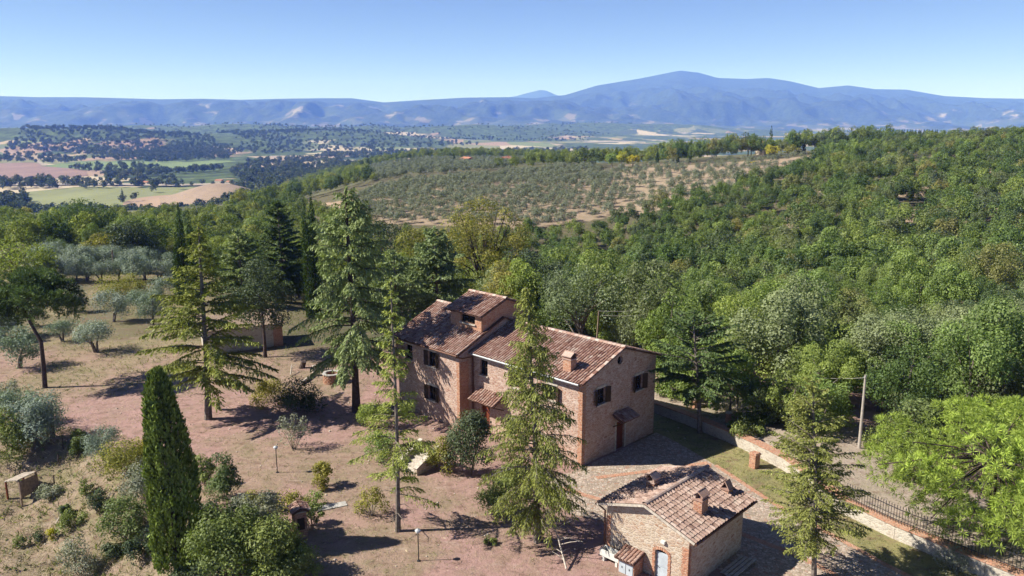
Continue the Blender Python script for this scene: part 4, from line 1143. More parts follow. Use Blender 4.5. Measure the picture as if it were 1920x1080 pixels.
def cypress_mesh(seed, h, Rm, n, size=0.26, multi=1, z0=0.15):
    rng = np.random.default_rng(seed)
    plumes = [(0, 0, h, Rm*.5, .2)]
    for k in range(13):
        a = k*2.4 + rng.random()*.6; o_ = Rm*(.28 + .3*((k*7) % 13)/13); plumes.append((math.cos(a)*o_, math.sin(a)*o_, h*(.985 - .2*o_/Rm - .13*rng.random()), Rm*(.34 + .2*rng.random()), .062))
    Vs, Fs, Ts, off = [], [], [], 0
    for q, (cx, cy, hh, rr_, share) in enumerate(plumes):
        m = int(n*share)
        s = rng.random(m)**0.9; az = rng.random(m)*2*math.pi
        r = rr_ * np.minimum(1, (s*4+.5)**.5) * np.clip(1 - s**3.0, 0, 1)**.7
        lump = 0.66 + 0.42*vnoise(az*1.9 + 5, s*hh*0.8 + seed, seed+q) + .34*vnoise(az*5, s*hh*1.8, seed+3+q)
        r = r*lump*(1 - .25*rng.random(m)**2)
        Cn = np.stack([cx*(1-.15*s) + np.cos(az)*r, cy*(1-.15*s) + np.sin(az)*r, z0 + s*(hh-z0)], 1)
        out = np.stack([np.cos(az), np.sin(az), np.zeros(m)], 1)
        D = unit(np.array([0, 0, 1.0]) + out*0.4 + rng.normal(size=(m, 3))*.3)
        L = size*(0.7 + .8*rng.random(m))*(1 - .3*s)
        V, F = cards(Cn, D, unit(out + rng.normal(size=(m, 3))*.5), L, L*.42)
        Vs.append(V); Fs.append(F + off); off += len(V)
        Ts.append(np.repeat(np.clip(0.1 + 0.8*(lump-.7)/.6 + .4*(rng.random(m)-.5), 0, 1), 4))  # hollows between lumps tinted darker, their shade put into the colour
    tb = MB(); tb.tube([(0,0,-.4),(0,0,.5),(0,0,h*.5),(0,0,h*.85)], [Rm*.2, Rm*.16, Rm*.1, .02], 7)
    return np_mesh('crown', np.concatenate(Vs), np.concatenate(Fs), np.concatenate(Ts)), tb
def olive_mesh(seed, rx=1.8, h=3.4, nb=18, per=230, leaf=0.17, trunk=True):
    rng = np.random.default_rng(seed)
    bl = crown_blobs(rng, rx, h*.42, h*.55, nb, rx*.46, low=-.7)
    V, F, T = leaf_blobs(rng, bl, per, leaf, shell=.6, aspect=.42)
    mb = MB()
    for k in range(3):
        b_ = bl[k][0]; mb.tube([(0.05*k,0,-.3), (b_[0]*.25, b_[1]*.25, h*.25), (b_[0]*.8, b_[1]*.8, b_[2])], [.16, .10, .03], 6)
    return np_mesh('crown', V, F, T), mb

def upto(px, py_top, Y):
    """base on the ground at depth Y below photo column px, and the height that reaches row py_top"""
    a, b, c = ray(px, py_top)
    x = a*Y/b; z = CAMH + c*Y/b; g = gz(x, Y)
    return Vector((x, Y, g)), z - g
def span(px, py, px2, py2):
    """base point under (px, py) and the offset to the tip seen at (px2, py2), at the same depth"""
    p = G(px, py); a, b, c = ray(px2, py2); Y = p.y
    return p, (a*Y/b - p.x, CAMH + c*Y/b - p.z)

# ------------------------------------------------------------------ the tall conifers round the house
def put_conifer(name, label, base, tip, mat, bark='bark', **kw):
    p, (dx, h) = span(*base, *tip)
    cm, tb = conifer(h=h, lean=(dx, 0), **kw)
    t = tree_from(name, cm, tb, M[mat], M[bark], p)
    tag(t, label, 'tree'); return t
put_conifer('cedar_tree', 'yellow green cedar with spreading tiered boughs at the left of the lawn', (390,786), (372,418), 'needle_yellow', seed=1, Rb=5.0, z0=3.2, spacing=.62, nbr=5, rise=.05, droop=.28, twig=.95, dens=1.1, hang=.45, r0=.26, gaps=.05,
            prof=lambda s: np.interp(s, [0,.12,.3,.6,.85,1], [.6,.98,1,.46,.17,.05]), asym=lambda a, s: 1+.22*math.cos(a)*(1-2*s), needle=(.26,.09), dead=7)
put_conifer('cedar_tree', 'tallest blue green cedar standing in the middle of the lawn', (668,772), (648,350), 'needle_blue', seed=2, Rb=4.6, z0=4.2, spacing=.58, nbr=5, rise=.02, droop=.45, twig=1.0, dens=1.0, hang=.75, r0=.32, gaps=.03,
            prof=lambda s: np.interp(s, [0,.1,.25,.5,.75,.92,1], [.55,.95,1,.72,.55,.26,.05]), needle=(.27,.09), dead=8, bark='bark_dark')
put_conifer('fir_tree', 'slim lime green fir with bare trunk in front of the farmhouse wing', (746,996), (733,520), 'needle_lime', seed=3, Rb=3.0, z0=2.6, spacing=.55, nbr=4, rise=.0, droop=.35, twig=.62, hang=.55, r0=.15, gaps=.18,
            prof=lambda s: np.interp(s, [0,.06,.12,.17,.3,.4,.6,.8,1], [.75,.85,.12,.75,1,.42,.32,.2,.05]), needle=(.16,.045), dens=1.6, dead=6)
put_conifer('fir_tree', 'large yellow green fir with drooping boughs right in front of the farmhouse', (1008,1016), (988,532), 'needle_yellow', seed=4, Rb=3.2, z0=1.8, spacing=.40, nbr=7, rise=.05, droop=.42, twig=.75, hang=.95, r0=.2, gaps=.04,
            prof=lambda s: np.interp(s, [0,.08,.25,.5,.75,.92,1], [.5,.9,1,.64,.36,.15,.04]), needle=(.165,.046), dens=1.2, dead=5)
put_conifer('spruce_tree', 'olive green spruce between the driveway and the outbuilding', (1527,1082), (1524,708), 'needle_olive', seed=5, Rb=2.85, z0=2.0, spacing=.32, nbr=7, rise=.1, droop=.22, twig=.5, hang=.35, r0=.13, gaps=.05,
            prof=lambda s: np.interp(s, [0,.08,.25,.5,.75,.92,1], [.6,.95,1,.78,.45,.2,.05]), needle=(.145,.042), dens=1.4, dead=4)
put_conifer('cedar_tree', 'dark green conifer on the bank behind the right end of the farmhouse', (1313,812), (1300,590), 'needle_dark', seed=6, Rb=3.9, z0=3.2, spacing=.5, nbr=6, rise=.15, droop=.25, twig=.7, hang=.3, r0=.18,
            prof=lambda s: np.interp(s, [0,.15,.4,.7,.9,1], [.6,.95,1,.8,.4,.08]), needle=(.26,.09))
def back_conifer(name, label, px, ptop, Y, mat, **kw):
    p, h = upto(px, ptop, Y); cm, tb = conifer(h=h, **kw)
    return tag(tree_from(name, cm, tb, M[mat], M['bark'], p), label, 'tree')
pr = lambda s: np.interp(s, [0,.1,.35,.7,.92,1], [.7,1,.9,.55,.22,.05])
back_conifer('cedar_tree', 'blue green cedar with layered boughs just behind the farmhouse turret', 815, 425, 80, 'needle_blue', seed=7, Rb=5.2, z0=1.2, spacing=.55, nbr=6, rise=.1, droop=.3, twig=.9, hang=.5, needle=(.3,.1), prof=pr)
back_conifer('cedar_tree', 'grey green cedar between the tall cedar and the farmhouse', 738, 470, 76, 'needle_blue', seed=8, Rb=4.2, z0=1.5, spacing=.55, nbr=5, rise=.1, droop=.3, twig=.85, hang=.5, needle=(.28,.1), prof=pr)
back_conifer('fir_tree', 'pointed dark fir rising behind the store at the left', 520, 375, 112, 'needle_dark', seed=9, Rb=4.6, z0=1.0, spacing=.6, nbr=6, rise=.2, droop=.25, twig=.9, hang=.3, needle=(.34,.13), prof=pr)
back_conifer('fir_tree', 'broad grey green fir behind the cypress pair', 445, 430, 104, 'needle_blue', seed=10, Rb=4.4, z0=1.0, spacing=.6, nbr=6, rise=.2, droop=.25, twig=.9, hang=.3, needle=(.34,.13), prof=pr)

# cypresses
def put_cypress(label, px, pt, Y=None, base=None, Rm=.9, n=3500, size=.32, seed=0, mat='cypress_leaf', group=None):
    if base: p, (dx, h) = span(px, base, px, pt)
    else: p, h = upto(px, pt, Y)
    cm, tb = cypress_mesh(seed, h, Rm, n, size)
    return tag(tree_from('cypress_tree', cm, tb, M[mat], M['bark_dark'], p), label, 'tree', group)
def near_cypress_mesh(seed, h, Rm, ntuft=3600, nc=8):
    rng = np.random.default_rng(seed)
    s = np.concatenate([rng.random(int(ntuft*.93))**.92, .9 + .1*rng.random(int(ntuft*.07))]); m = len(s); az = rng.random(m)*2*math.pi
    r = Rm*np.interp(s, [0,.06,.2,.45,.7,.85,.94,1], [.70,.86,1,.97,.84,.62,.38,.04])
    ca_, sa_ = np.cos(az), np.sin(az)
    groove = .70 + .30*vnoise(ca_*1.6 + 9 + s*h*.2, sa_*1.6 + 9 + s*h*.35, seed) + .26*vnoise(ca_*3.4 + 20, sa_*3.4 + s*h*.8 + 20, seed+1) + .12*(rng.random(m) - .3)
    r = r*groove
    base = np.stack([np.cos(az)*r + .12*np.sin(s*5), np.sin(az)*r, .1 + s*(h-.35)], 1)
    out = np.stack([np.cos(az), np.sin(az), np.zeros(m)], 1)
    ax = unit(np.array([0,0,1.0]) + out*.28 + rng.normal(size=(m,3))*.16)
    Cs, Ds, Ns, Ts = [], [], [], []
    tl = (.35 + .4*rng.random(m))*(1 - .35*s); tt0 = np.clip(.05 + .75*(groove - .7)/.5 + .3*(rng.random(m) - .5), 0, 1)  # tint darkens in the grooves: interior shade put into the colour
    for k in range(nc):
        f = (k + rng.random(m))/nc
        Cs.append(base + ax*(tl*f)[:, None] + rng.normal(size=(m,3))*(.075*(1.15 - f))[:, None]); Ds.append(ax + rng.normal(size=(m,3))*.3); Ns.append(out + rng.normal(size=(m,3))*.6); Ts.append(np.clip(tt0 + .3*f - .12 + .2*(rng.random(m) - .5), 0, 1))
    Cn, D, Nn, T = map(np.concatenate, (Cs, Ds, Ns, Ts))
    V, F = cards(Cn, D, Nn, .21*(.7 + .7*rng.random(len(Cn))), .095*(.7 + .7*rng.random(len(Cn))))
    tb = MB(); tb.tube([(0,0,-.4),(0,0,.6),(0,0,h*.5),(0,0,h*.85)], [.26, .2, .12, .03], 8)
    return np_mesh('crown', V, F, np.repeat(T, 4)), tb
p, (dx, h) = span(335, 1072, 333, 694); cm, tb = near_cypress_mesh(11, h, 1.08)
tag(tree_from('cypress_tree', cm, tb, M['cypress_near'], M['bark_dark'], p), 'tall dense green cypress at the lower left in the foreground', 'tree')
#put_cypress('tall dense green cypress at the lower left in the foreground', 335, 697, base=1072, Rm=1.3, n=26000, size=.28, seed=11, mat='cypress_near')
put_cypress('slim dark cypress, the taller of a pair at the left', 333, 380, Y=104, Rm=.95, seed=12)
put_cypress('slim dark cypress, the shorter of a pair at the left', 353, 396, Y=106, Rm=1.0, seed=13)
put_cypress('low dark cypress at the foot of the cypress pair', 328, 435, Y=103, Rm=.9, n=2500, seed=16)
put_cypress('dark cypress behind the tall cedar, taller of two', 582, 362, Y=98, Rm=.85, seed=14)
put_cypress('dark cypress behind the tall cedar, left of two', 570, 382, Y=97, Rm=.9, seed=15)

# pines
def pine(label, p, h, Rc, zc, rz, nb, mat, seed, path=None, per=70, length=.3, width=.03, nn=7, rb=1.0, low=-.25, bark='bark_dark', r0=.22):
    rng = np.random.default_rng(seed)
    bl = crown_blobs(rng, Rc, rz, zc, nb, rb, low=low, inner=.2)
    bl = [((c[0]*(k_ := .72 + .5*rng.random()), c[1]*k_, c[2]), r_) for c, r_ in bl]
    V, F, T = pompoms(rng, bl, -per, length, width, nn) if per < 0 else needle_clumps(rng, bl, per, length, width, nn)
    tb = MB(); path = path or [(0,0,-.4),(.1,.05,h*.3),(-.1,0,h*.6),(0,0,h*.85)]
    tb.tube(path, list(np.linspace(r0, r0*.35, len(path))), 8)
    top = Vector(path[-2])
    for c, r_ in bl[::2]: tb.tube([top, (top+Vector(c))/2+Vector((0,0,.2)), c], [r0*.3, r0*.2, .03], 5)
    return tag(tree_from('pine_tree', np_mesh('crown', V, F, T), tb, M[mat], M[bark], p), label, 'tree')
p = G(84, 727); p2, hh = upto(84, 500, p.y)
pine('dark pine with a bent bare trunk standing alone at the left edge', p, hh, 3.7, hh*.68, 3.4, 44, 'needle_dark', 21, path=[(0,0,-.4),(.15,0,2.2),(.2,0,4.3),(-.5,.1,5.8),(-1.2,.1,7.6),(-1.4,.1,9.2)], per=80, length=.34, width=.065, nn=6, rb=1.05)
for i, (x, y, h_, rc, lab) in enumerate(((26.3, 39.6, 7.5, 6.0, 'bright green stone pine behind the railing at the lower right'), (32.2, 38.2, 8.4, 5.6, 'bright green stone pine cut off by the right edge'))):
    pine(lab, (x, y, gz(x, y)), h_, rc, h_*.5, h_*.5, 115, 'pine_bright', 22+i, per=-20, length=.30, width=.038, nn=26, rb=1.1, low=-.95)

# dark ivy grown tree by the store
rng = np.random.default_rng(31)
p, (dx, h) = span(497, 670, 500, 478)
bl = crown_blobs(rng, 3.1, 4.0, h*.60, 60, .95, low=-.9)
V, F, T = leaf_blobs(rng, bl, 210, .18)
tag(tree_from('holm_oak_tree', np_mesh('crown', V, F, T), trunk_mesh(rng, h*.7, .2, [b_[0] for b_ in bl[:6]]), M['holm_leaf'], M['bark_dark'], p), 'dark evergreen oak with a thin trunk in front of the store', 'tree')

# big trees picked out behind the house and in the left wood
def big_tree(name, label, px, ptop, Y, rx, mat, seed, rzf=.42, nb=40, per=150, leaf=.28, rb=None, inner=.25, limbs=8, bark='bark', cat='tree', group=None, low=-.45):
    p, h = upto(px, ptop, Y); rng = np.random.default_rng(seed)
    rz = h*rzf; zc = h - rz*.95
    bl = crown_blobs(rng, rx, rz, zc, nb, rb or rx*.3, low=low, inner=inner)
    V, F, T = leaf_blobs(rng, bl, per, leaf)
    return tag(tree_from(name, np_mesh('crown', V, F, T), trunk_mesh(rng, zc, .06*rx+.05, [b_[0] for b_ in bl[:limbs]]), M[mat], M[bark], p), label, cat, group)
big_tree('oak_tree', 'wide autumn tinted oak with open branches behind the farmhouse', 905, 365, 108, 7.2, 'autumn_leaf', 41, nb=80, per=190, leaf=.25, rb=1.2, limbs=30, rzf=.42, bark='bark_dark')
big_tree('oak_tree', 'olive brown oak left of the autumn tinted oak', 790, 430, 112, 5.0, 'autumn_leaf', 42, nb=44, per=190, leaf=.26, limbs=16)
big_tree('oak_tree', 'dark green oak between the tall cedar and the turret', 715, 415, 118, 5.4, 'holm_leaf', 43, nb=44)
big_tree('oak_tree', 'dark tree behind the farmhouse roof ridge', 985, 470, 92, 4.2, 'holm_leaf', 44, nb=36)
big_tree('acacia_tree', 'feathery grey green tree behind the main roof', 1090, 500, 82, 5.2, 'greygreen_leaf', 45, nb=52, per=150, leaf=.22, rb=1.2, limbs=14)
big_tree('acacia_tree', 'pale green feathery tree right of the farmhouse roof', 1215, 520, 84, 4.6, 'robinia_leaf', 46, nb=44, per=150, leaf=.22, limbs=12)
big_tree('acacia_tree', 'bright pale green tree over the lane behind the wall', 1420, 610, 66, 4.6, 'robinia_leaf', 47, nb=44, per=170, leaf=.19, limbs=14, low=-.75)
big_tree('acacia_tree', 'light green tree left of the concrete pole', 1540, 600, 66, 4.6, 'robinia_leaf', 48, nb=44, per=170, leaf=.19, limbs=14, low=-.75)
big_tree('oak_tree', 'large grey green rounded oak right of the concrete pole', 1715, 580, 64, 5.2, 'greygreen_leaf', 49, nb=56, per=230, leaf=.19, rb=1.2, low=-.8)
big_tree('acacia_tree', 'yellow green tree hugging the right corner of the farmhouse', 1262, 640, 64, 2.6, 'robinia_leaf', 50, nb=24, per=150, leaf=.19, low=-.9)
big_tree('oak_tree', 'grey leaved half bare tree in the slope above the lane', 1480, 520, 88, 4.4, 'greygreen_leaf', 51, nb=40, per=60, leaf=.2, limbs=26)
big_tree('oak_tree', 'broad light green oak at the right edge above the pines', 1880, 575, 78, 5.4, 'greygreen_leaf', 52, nb=50, per=190, leaf=.22, low=-.7)
big_tree('oak_tree', 'largest rounded dark oak in the left wood', 150, 380, 178, 8.0, 'left_leaf', 53, nb=60, per=120, leaf=.42, rb=2.0)
big_tree('holm_oak_tree', 'dark grey domed holm oak behind the olive trees', 242, 418, 150, 5.6, 'holm_leaf', 54, nb=46, per=130, leaf=.36, rb=1.5)
big_tree('oak_tree', 'yellow green tree left of the domed holm oak', 190, 442, 148, 4.0, 'autumn_leaf', 55, nb=34, per=110, leaf=.34)
big_tree('oak_tree', 'dark tree at the left edge above the pine', 20, 470, 118, 6.0, 'left_leaf', 56, nb=46, per=140, leaf=.32, low=-.8)
big_tree('oak_tree', 'dark green tree at the far left behind the pine', -10, 555, 84, 3.6, 'left_leaf', 57, nb=36, per=150, leaf=.22, low=-.9)

# ------------------------------------------------------------------ woods: kinds to copy
rngF = np.random.default_rng(77)
NEARV = [broadleaf(100+i, rx=2.3+.35*(i%4), rz=2.6+.4*(i%3), h=7.0+.7*(i%3), nb=26+4*(i%3), per=230+40*(i%3), leaf=.14+.025*(i%3), rb=.66+.14*(i%3), limbs=8, low=-.75) for i in range(7)]
MIDV = [broadleaf(200+i, rx=2.5+.3*(i%3), rz=2.8+.3*(i%3), h=7.4, nb=26, per=85, leaf=.34, rb=.95, limbs=3, low=-.7) for i in range(6)]
def joined(cm, tb, name):   # crown and trunk in one mesh, for trees too far off to show parts
    n = len(cm.vertices); V = np.empty(n*3, np.float32); cm.vertices.foreach_get('co', V); V = V.reshape(-1, 3)
    T = np.empty(n, np.float32); cm.attributes['tint'].data.foreach_get('value', T)
    return np_mesh(name, V, np.arange(n).reshape(-1, 4), T)
def wood_points(px0, px1, Y0f, Y1f, cell, seed, ok=None):
    rng = np.random.default_rng(seed); out = []
    y = 45.0
    while y < 1150:
        c = cell * (1.0 if y < 150 else 1.18 if y < 260 else 1.4 if y < 600 else 1.7)
        t0, t1 = (px0-960)/FPX/.98, (px1-960)/FPX/.98
        xs = np.arange(t0*y, t1*y, c); xs = xs + (rng.random(len(xs))-.5)*c*.9; ys = y + (rng.random(len(xs))-.5)*c*.9
        zs = ground_z(xs, ys); pxs, pys = proj(xs, ys, zs)
        k_ = (ys > np.interp(pxs, *Y0f)) & (ys < np.interp(pxs, *Y1f))
        if ok: k_ &= ok(xs, ys, pxs, pys)
        out += list(zip(xs[k_], ys[k_], zs[k_], pxs[k_], pys[k_]))
        y += c
    return out
def notgrove(X, Y, a, b):
    return ~((Y > 190) & (in_poly(a, b, GROVE) | in_poly(a, b, TERR) | in_poly(a, b, CLEAR2)))
def notroad(X, Y, a, b):
    d = -sdist(X, Y, WALL)
    return ~((a > 1560) & (a < 1660) & (Y < 53.8)) & ~((Y < 72) & (d < np.where(Y > 52, 4.6, 7.5))) & notgrove(X, Y, a, b)
YMIN_R = ([900,1000,1100,1240,1300,1450,1600,1700,1920,2100], [88,86,82,72,66,59,54,52,47,46])
YMAX_R = ([900,1000,1150,1300,1400,1500,1600,1700,2100], [215,220,228,268,330,400,430,440,440])
YMIN_L = ([-200,0,320,400,560,700,900], [158,158,152,122,108,104,100])
YMAX_L = ([-200,0,250,500,600,700,900,960], [285,285,300,345,300,222,216,216])
def thin(X, Y, a, b):
    return ~((Y > 190) & (fbm(X*.05, Y*.05, 3, 77) > .60) & (X > 60)) & notroad(X, Y, a, b)
ptsR = wood_points(950, 2060, YMIN_R, YMAX_R, 3.8, 5, thin)
ptsL = wood_points(-140, 950, YMIN_L, YMAX_L, 4.4, 6, notgrove)
crest = wood_points(1240, 1640, ([1240,1640],[415,425]), ([1240,1640],[455,470]), 5.5, 8)
FAROL = [(640,326),(700,312),(800,300),(1015,300),(960,316),(860,326),(700,342)]
def beyond_ok(X, Y, a, b):
    return (fbm(X*.016, Y*.016, 3, 91) > .40) & ~in_poly(a, b, FAROL) & ~(in_poly(a, b, KNOLL) & (Y > 640)) & (ground_z(X, Y) > -62)
beyond = wood_points(470, 1300, ([470,560,700,900,1300],[330,400,415,435,455]), ([470,1300],[1150,900]), 6.4, 9, beyond_ok)
rf = np.random.default_rng(17); xo = rf.uniform(-170, 60, 9000); yo = rf.uniform(430, 900, 9000); zo = ground_z(xo, yo); ao, bo = proj(xo, yo, zo)
far_olives = [(x, y, z) for x, y, z, k in zip(xo, yo, zo, in_poly(ao, bo, FAROL) & (zo > -62)) if k][:900]

def instance_stuff(name, pts, sources, scale=(.8,1.3), seed=0, zs=(.9,1.15)):
    """one mass of vegetation: points carrying copies of the source meshes"""
    rng = np.random.default_rng(seed); n = len(pts)
    shr = np.array([(.8 if len(p) > 3 and 185 < p[1] < 400 and 560 < p[3] < 1480 else 1.0) for p in pts])
    me = bpy.data.meshes.new(name); me.from_pydata([tuple(p[:3]) for p in pts], [], []); me.update()
    for an, dt, vals in (('scl','FLOAT',rng.uniform(*scale, n)*shr), ('zsc','FLOAT',rng.uniform(*zs, n)), ('rot','FLOAT',rng.random(n)*6.283)):
        at_ = me.attributes.new(an, dt, 'POINT'); at_.data.foreach_set('value', vals.astype(np.float32))
    at_ = me.attributes.new('var', 'INT', 'POINT'); at_.data.foreach_set('value', rng.integers(0, len(sources), n).astype(np.int32))
    o = link(name, me)
    ng = bpy.data.node_groups.new(name, 'GeometryNodeTree')
    ng.interface.new_socket('Geometry', in_out='INPUT', socket_type='NodeSocketGeometry')
    ng.interface.new_socket('Geometry', in_out='OUTPUT', socket_type='NodeSocketGeometry')
    gi = ng.nodes.new('NodeGroupInput'); go = ng.nodes.new('NodeGroupOutput'); jn = ng.nodes.new('GeometryNodeJoinGeometry')
    def named(nm, dt):
        k = ng.nodes.new('GeometryNodeInputNamedAttribute'); k.data_type = dt; k.inputs['Name'].default_value = nm
        return [s for s in k.outputs if s.enabled and s.name == 'Attribute'][0]
    sc, zz, ro, va = named('scl','FLOAT'), named('zsc','FLOAT'), named('rot','FLOAT'), named('var','INT')
    mu = ng.nodes.new('ShaderNodeMath'); mu.operation = 'MULTIPLY'; ng.links.new(sc, mu.inputs[0]); ng.links.new(zz, mu.inputs[1])
    cs_ = ng.nodes.new('ShaderNodeCombineXYZ'); ng.links.new(sc, cs_.inputs[0]); ng.links.new(sc, cs_.inputs[1]); ng.links.new(mu.outputs[0], cs_.inputs[2])
    cr = ng.nodes.new('ShaderNodeCombineXYZ'); ng.links.new(ro, cr.inputs[2])
    e2r = ng.nodes.new('FunctionNodeEulerToRotation'); ng.links.new(cr.outputs[0], e2r.inputs[0])
    for k, src in enumerate(sources):
        cmp_ = ng.nodes.new('FunctionNodeCompare'); cmp_.data_type = 'INT'; cmp_.operation = 'EQUAL'
        ii = [s for s in cmp_.inputs if s.enabled]; ng.links.new(va, ii[0]); ii[1].default_value = k
        oi = ng.nodes.new('GeometryNodeObjectInfo'); oi.inputs['Object'].default_value = src; oi.inputs['As Instance'].default_value = True
        ip = ng.nodes.new('GeometryNodeInstanceOnPoints')
        ng.links.new(gi.outputs[0], ip.inputs['Points']); ng.links.new(cmp_.outputs[0], ip.inputs['Selection'])
        ng.links.new(oi.outputs['Geometry'], ip.inputs['Instance']); ng.links.new(e2r.outputs[0], ip.inputs['Rotation']); ng.links.new(cs_.outputs[0], ip.inputs['Scale'])
        ng.links.new(ip.outputs[0], jn.inputs[0])
    ng.links.new(jn.outputs[0], go.inputs[0])
    md = o.modifiers.new('scatter', 'NODES'); md.node_group = ng
    return tag(o, kind='stuff')

def plant_wood(pts, limit, name, label, group, leaf, seed, stuff_name, stuff_label, near_mix=False):
    rnd = random.Random(seed)
    pts = sorted(pts, key=lambda p: p[1])
    ind, rest = pts[:limit], pts[limit:]
    protos = {}; srcs = []
    def mk(kind, i, lf=None):
        lf = lf or leaf
        if (kind, i, lf.name) in protos: return copy_tree(protos[(kind, i, lf.name)])
        cm0, tb = (NEARV if kind == 'n' else MIDV)[i]
        if kind == 'n':
            if not cm0.materials: cm0.materials.append(leaf)
            t = empty(name); co_ = link('crown', cm0, None, t)
            co_.material_slots[0].link = 'OBJECT'; co_.material_slots[0].material = lf
            tr = tb.build('trunk', M['bark'], t)
        else:
            cm = cm0.copy(); cm.materials.clear(); cm.materials.append(lf)
            t = link(name, cm)
        protos[(kind, i, lf.name)] = t; return t
    for j, p_ in enumerate(ind):
        kind = 'n' if p_[1] < 125 or j < limit*.6 else 'm'
        if j >= limit - 6: kind = 'm'
        i = (limit - 1 - j) if j >= limit - 6 else rnd.randrange(7 if kind == 'n' else 6)
        lf = None
        if near_mix and kind == 'n':
            q_ = rnd.random() + (.25 if p_[1] < 90 else 0)
            lf = M['robinia_leaf'] if q_ > .82 else M['greygreen_leaf'] if q_ > .62 else None
        t = mk(kind, i, lf)
        s_ = rnd.uniform(.55, 1.3) * (.8 if p_[1] > 185 and 560 < p_[3] < 1480 else 1)
        t.location = (p_[0], p_[1], p_[2] - .3); t.rotation_euler = (0, 0, rnd.random()*6.28); t.scale = (s_, s_, s_*rnd.uniform(.85, 1.2))
        tag(t, label, 'tree', group)
    srcs = [protos[k] for k in protos if k[0] == 'm']
    if rest:
        o = instance_stuff(stuff_name, rest, srcs, (.55,1.2), seed); tag(o, stuff_label, 'wood')
    return srcs
srcR = plant_wood(ptsR, 300, 'woodland_tree', 'leafy tree in the dense wood right of and behind the farmhouse', 'trees of the wood beyond the wall', M['wood_leaf'], 3, 'distant_wood', 'distant wooded slope rising to the ridge at the right', True)
srcL = plant_wood(ptsL, 240, 'hillside_tree', 'leafy tree in the wood falling away behind the lawn at the left', 'trees of the left hillside wood', M['left_leaf'], 4, 'hillside_wood', 'far wooded hillside dropping to the valley at the left')
tag(instance_stuff('ridge_wood', beyond, srcL, (.6,1.5), 12), 'wooded spur behind the olive grove', 'wood')

# trees along the crest above the terraces
rnd = random.Random(9)
for j, p_ in enumerate(crest):
    t = link('crest_tree', srcR[j % len(srcR)].data); t.location = (p_[0], p_[1], p_[2]-.3); t.rotation_euler = (0,0,rnd.random()*6.28)
    s_ = rnd.uniform(1.0, 1.75); t.scale = (s_*.9, s_*.9, s_*1.05)
    tag(t, 'tree in the row along the crest above the olive terraces', 'tree', 'trees on the crest above the terraces')
for px, pt, Y, r_, lab, mat in ((1148,288,408,3.4,'yellow green tree, leftmost of three above the olive grove','robinia_leaf'),(1166,284,412,3.6,'yellow tree, middle of three above the olive grove','yellow_leaf'),(1187,292,410,3.4,'golden yellow tree, right of three above the olive grove','yellow_leaf'),
        (1449,272,404,3.6,'bright yellow tree on the crest at the end of the terraces','yellow_leaf'),(1485,275,408,4.2,'dull yellow tree on the crest beside the bright yellow one','autumn_leaf'),(1408,306,385,2.0,'small yellow bush among the olive terraces','yellow_leaf'),
        (1096,278,425,5.5,'dark rounded tree behind the olive grove','far_leaf'),(1410,262,432,5.0,'tan and green oak on the crest','autumn_leaf'),(1405,250,445,5.5,'dark rounded tree on the crest left of the cypresses','holm_leaf'),(1530,250,430,6.0,'dark pine topped tree on the crest right of the cypresses','holm_leaf'),(1578,248,430,6.5,'broad dark oak at the right end of the crest','holm_leaf')):
    big_tree('crest_tree', lab, px, pt, Y, r_, mat, 600+px, nb=18, per=50, leaf=.7, rb=r_*.36, limbs=3)
for i, (px, pt, Y, r_) in enumerate(((1447,236,440,1.7),(1500,244,436,1.6),(1509,252,436,1.5),(1233,283,425,1.2),(1272,275,428,1.2),(1296,262,430,1.3),(852,291,640,1.6),(1262,286,425,1.1))):
    p, h = upto(px, pt, Y); cm, tb = cypress_mesh(60+i, h, r_, 500, .8)
    tag(tree_from('cypress_tree', cm, tb, M['cypress_leaf'], M['bark_dark'], p), ['tallest dark cypress on the crest','dark cypress on the crest right of the tallest one','short cypress beside the second cypress on the crest','thin cypress at the left end of the crest','thin cypress left of the crest trees','dark pointed cypress among the crest trees','lone cypress near the red roofed houses beyond the grove','thin dark cypress left of the olive terraces'][i], 'tree')
cm, tb = cypress_mesh(70, 9.0, 1.2, 260, 1.1); cm = joined(cm, tb, 'row_cypress'); cm.materials.append(M['cypress_leaf'])
for i in range(16):
    p, h = upto(1680 + i*5.2 + (i*7 % 3), 243, 620); t = link('row_cypress', cm); t.location = (p.x, p.y, CAMH - .0135*620 - 9*.3); s_ = .8 + .35*((i*5) % 4)/3; t.scale = (1, 1, s_)
    t.location.z = p.z + max(0, h - 9*s_)
    tag(t, 'tiny cypress in the row on the skyline at the right', 'tree', 'skyline row of cypresses')

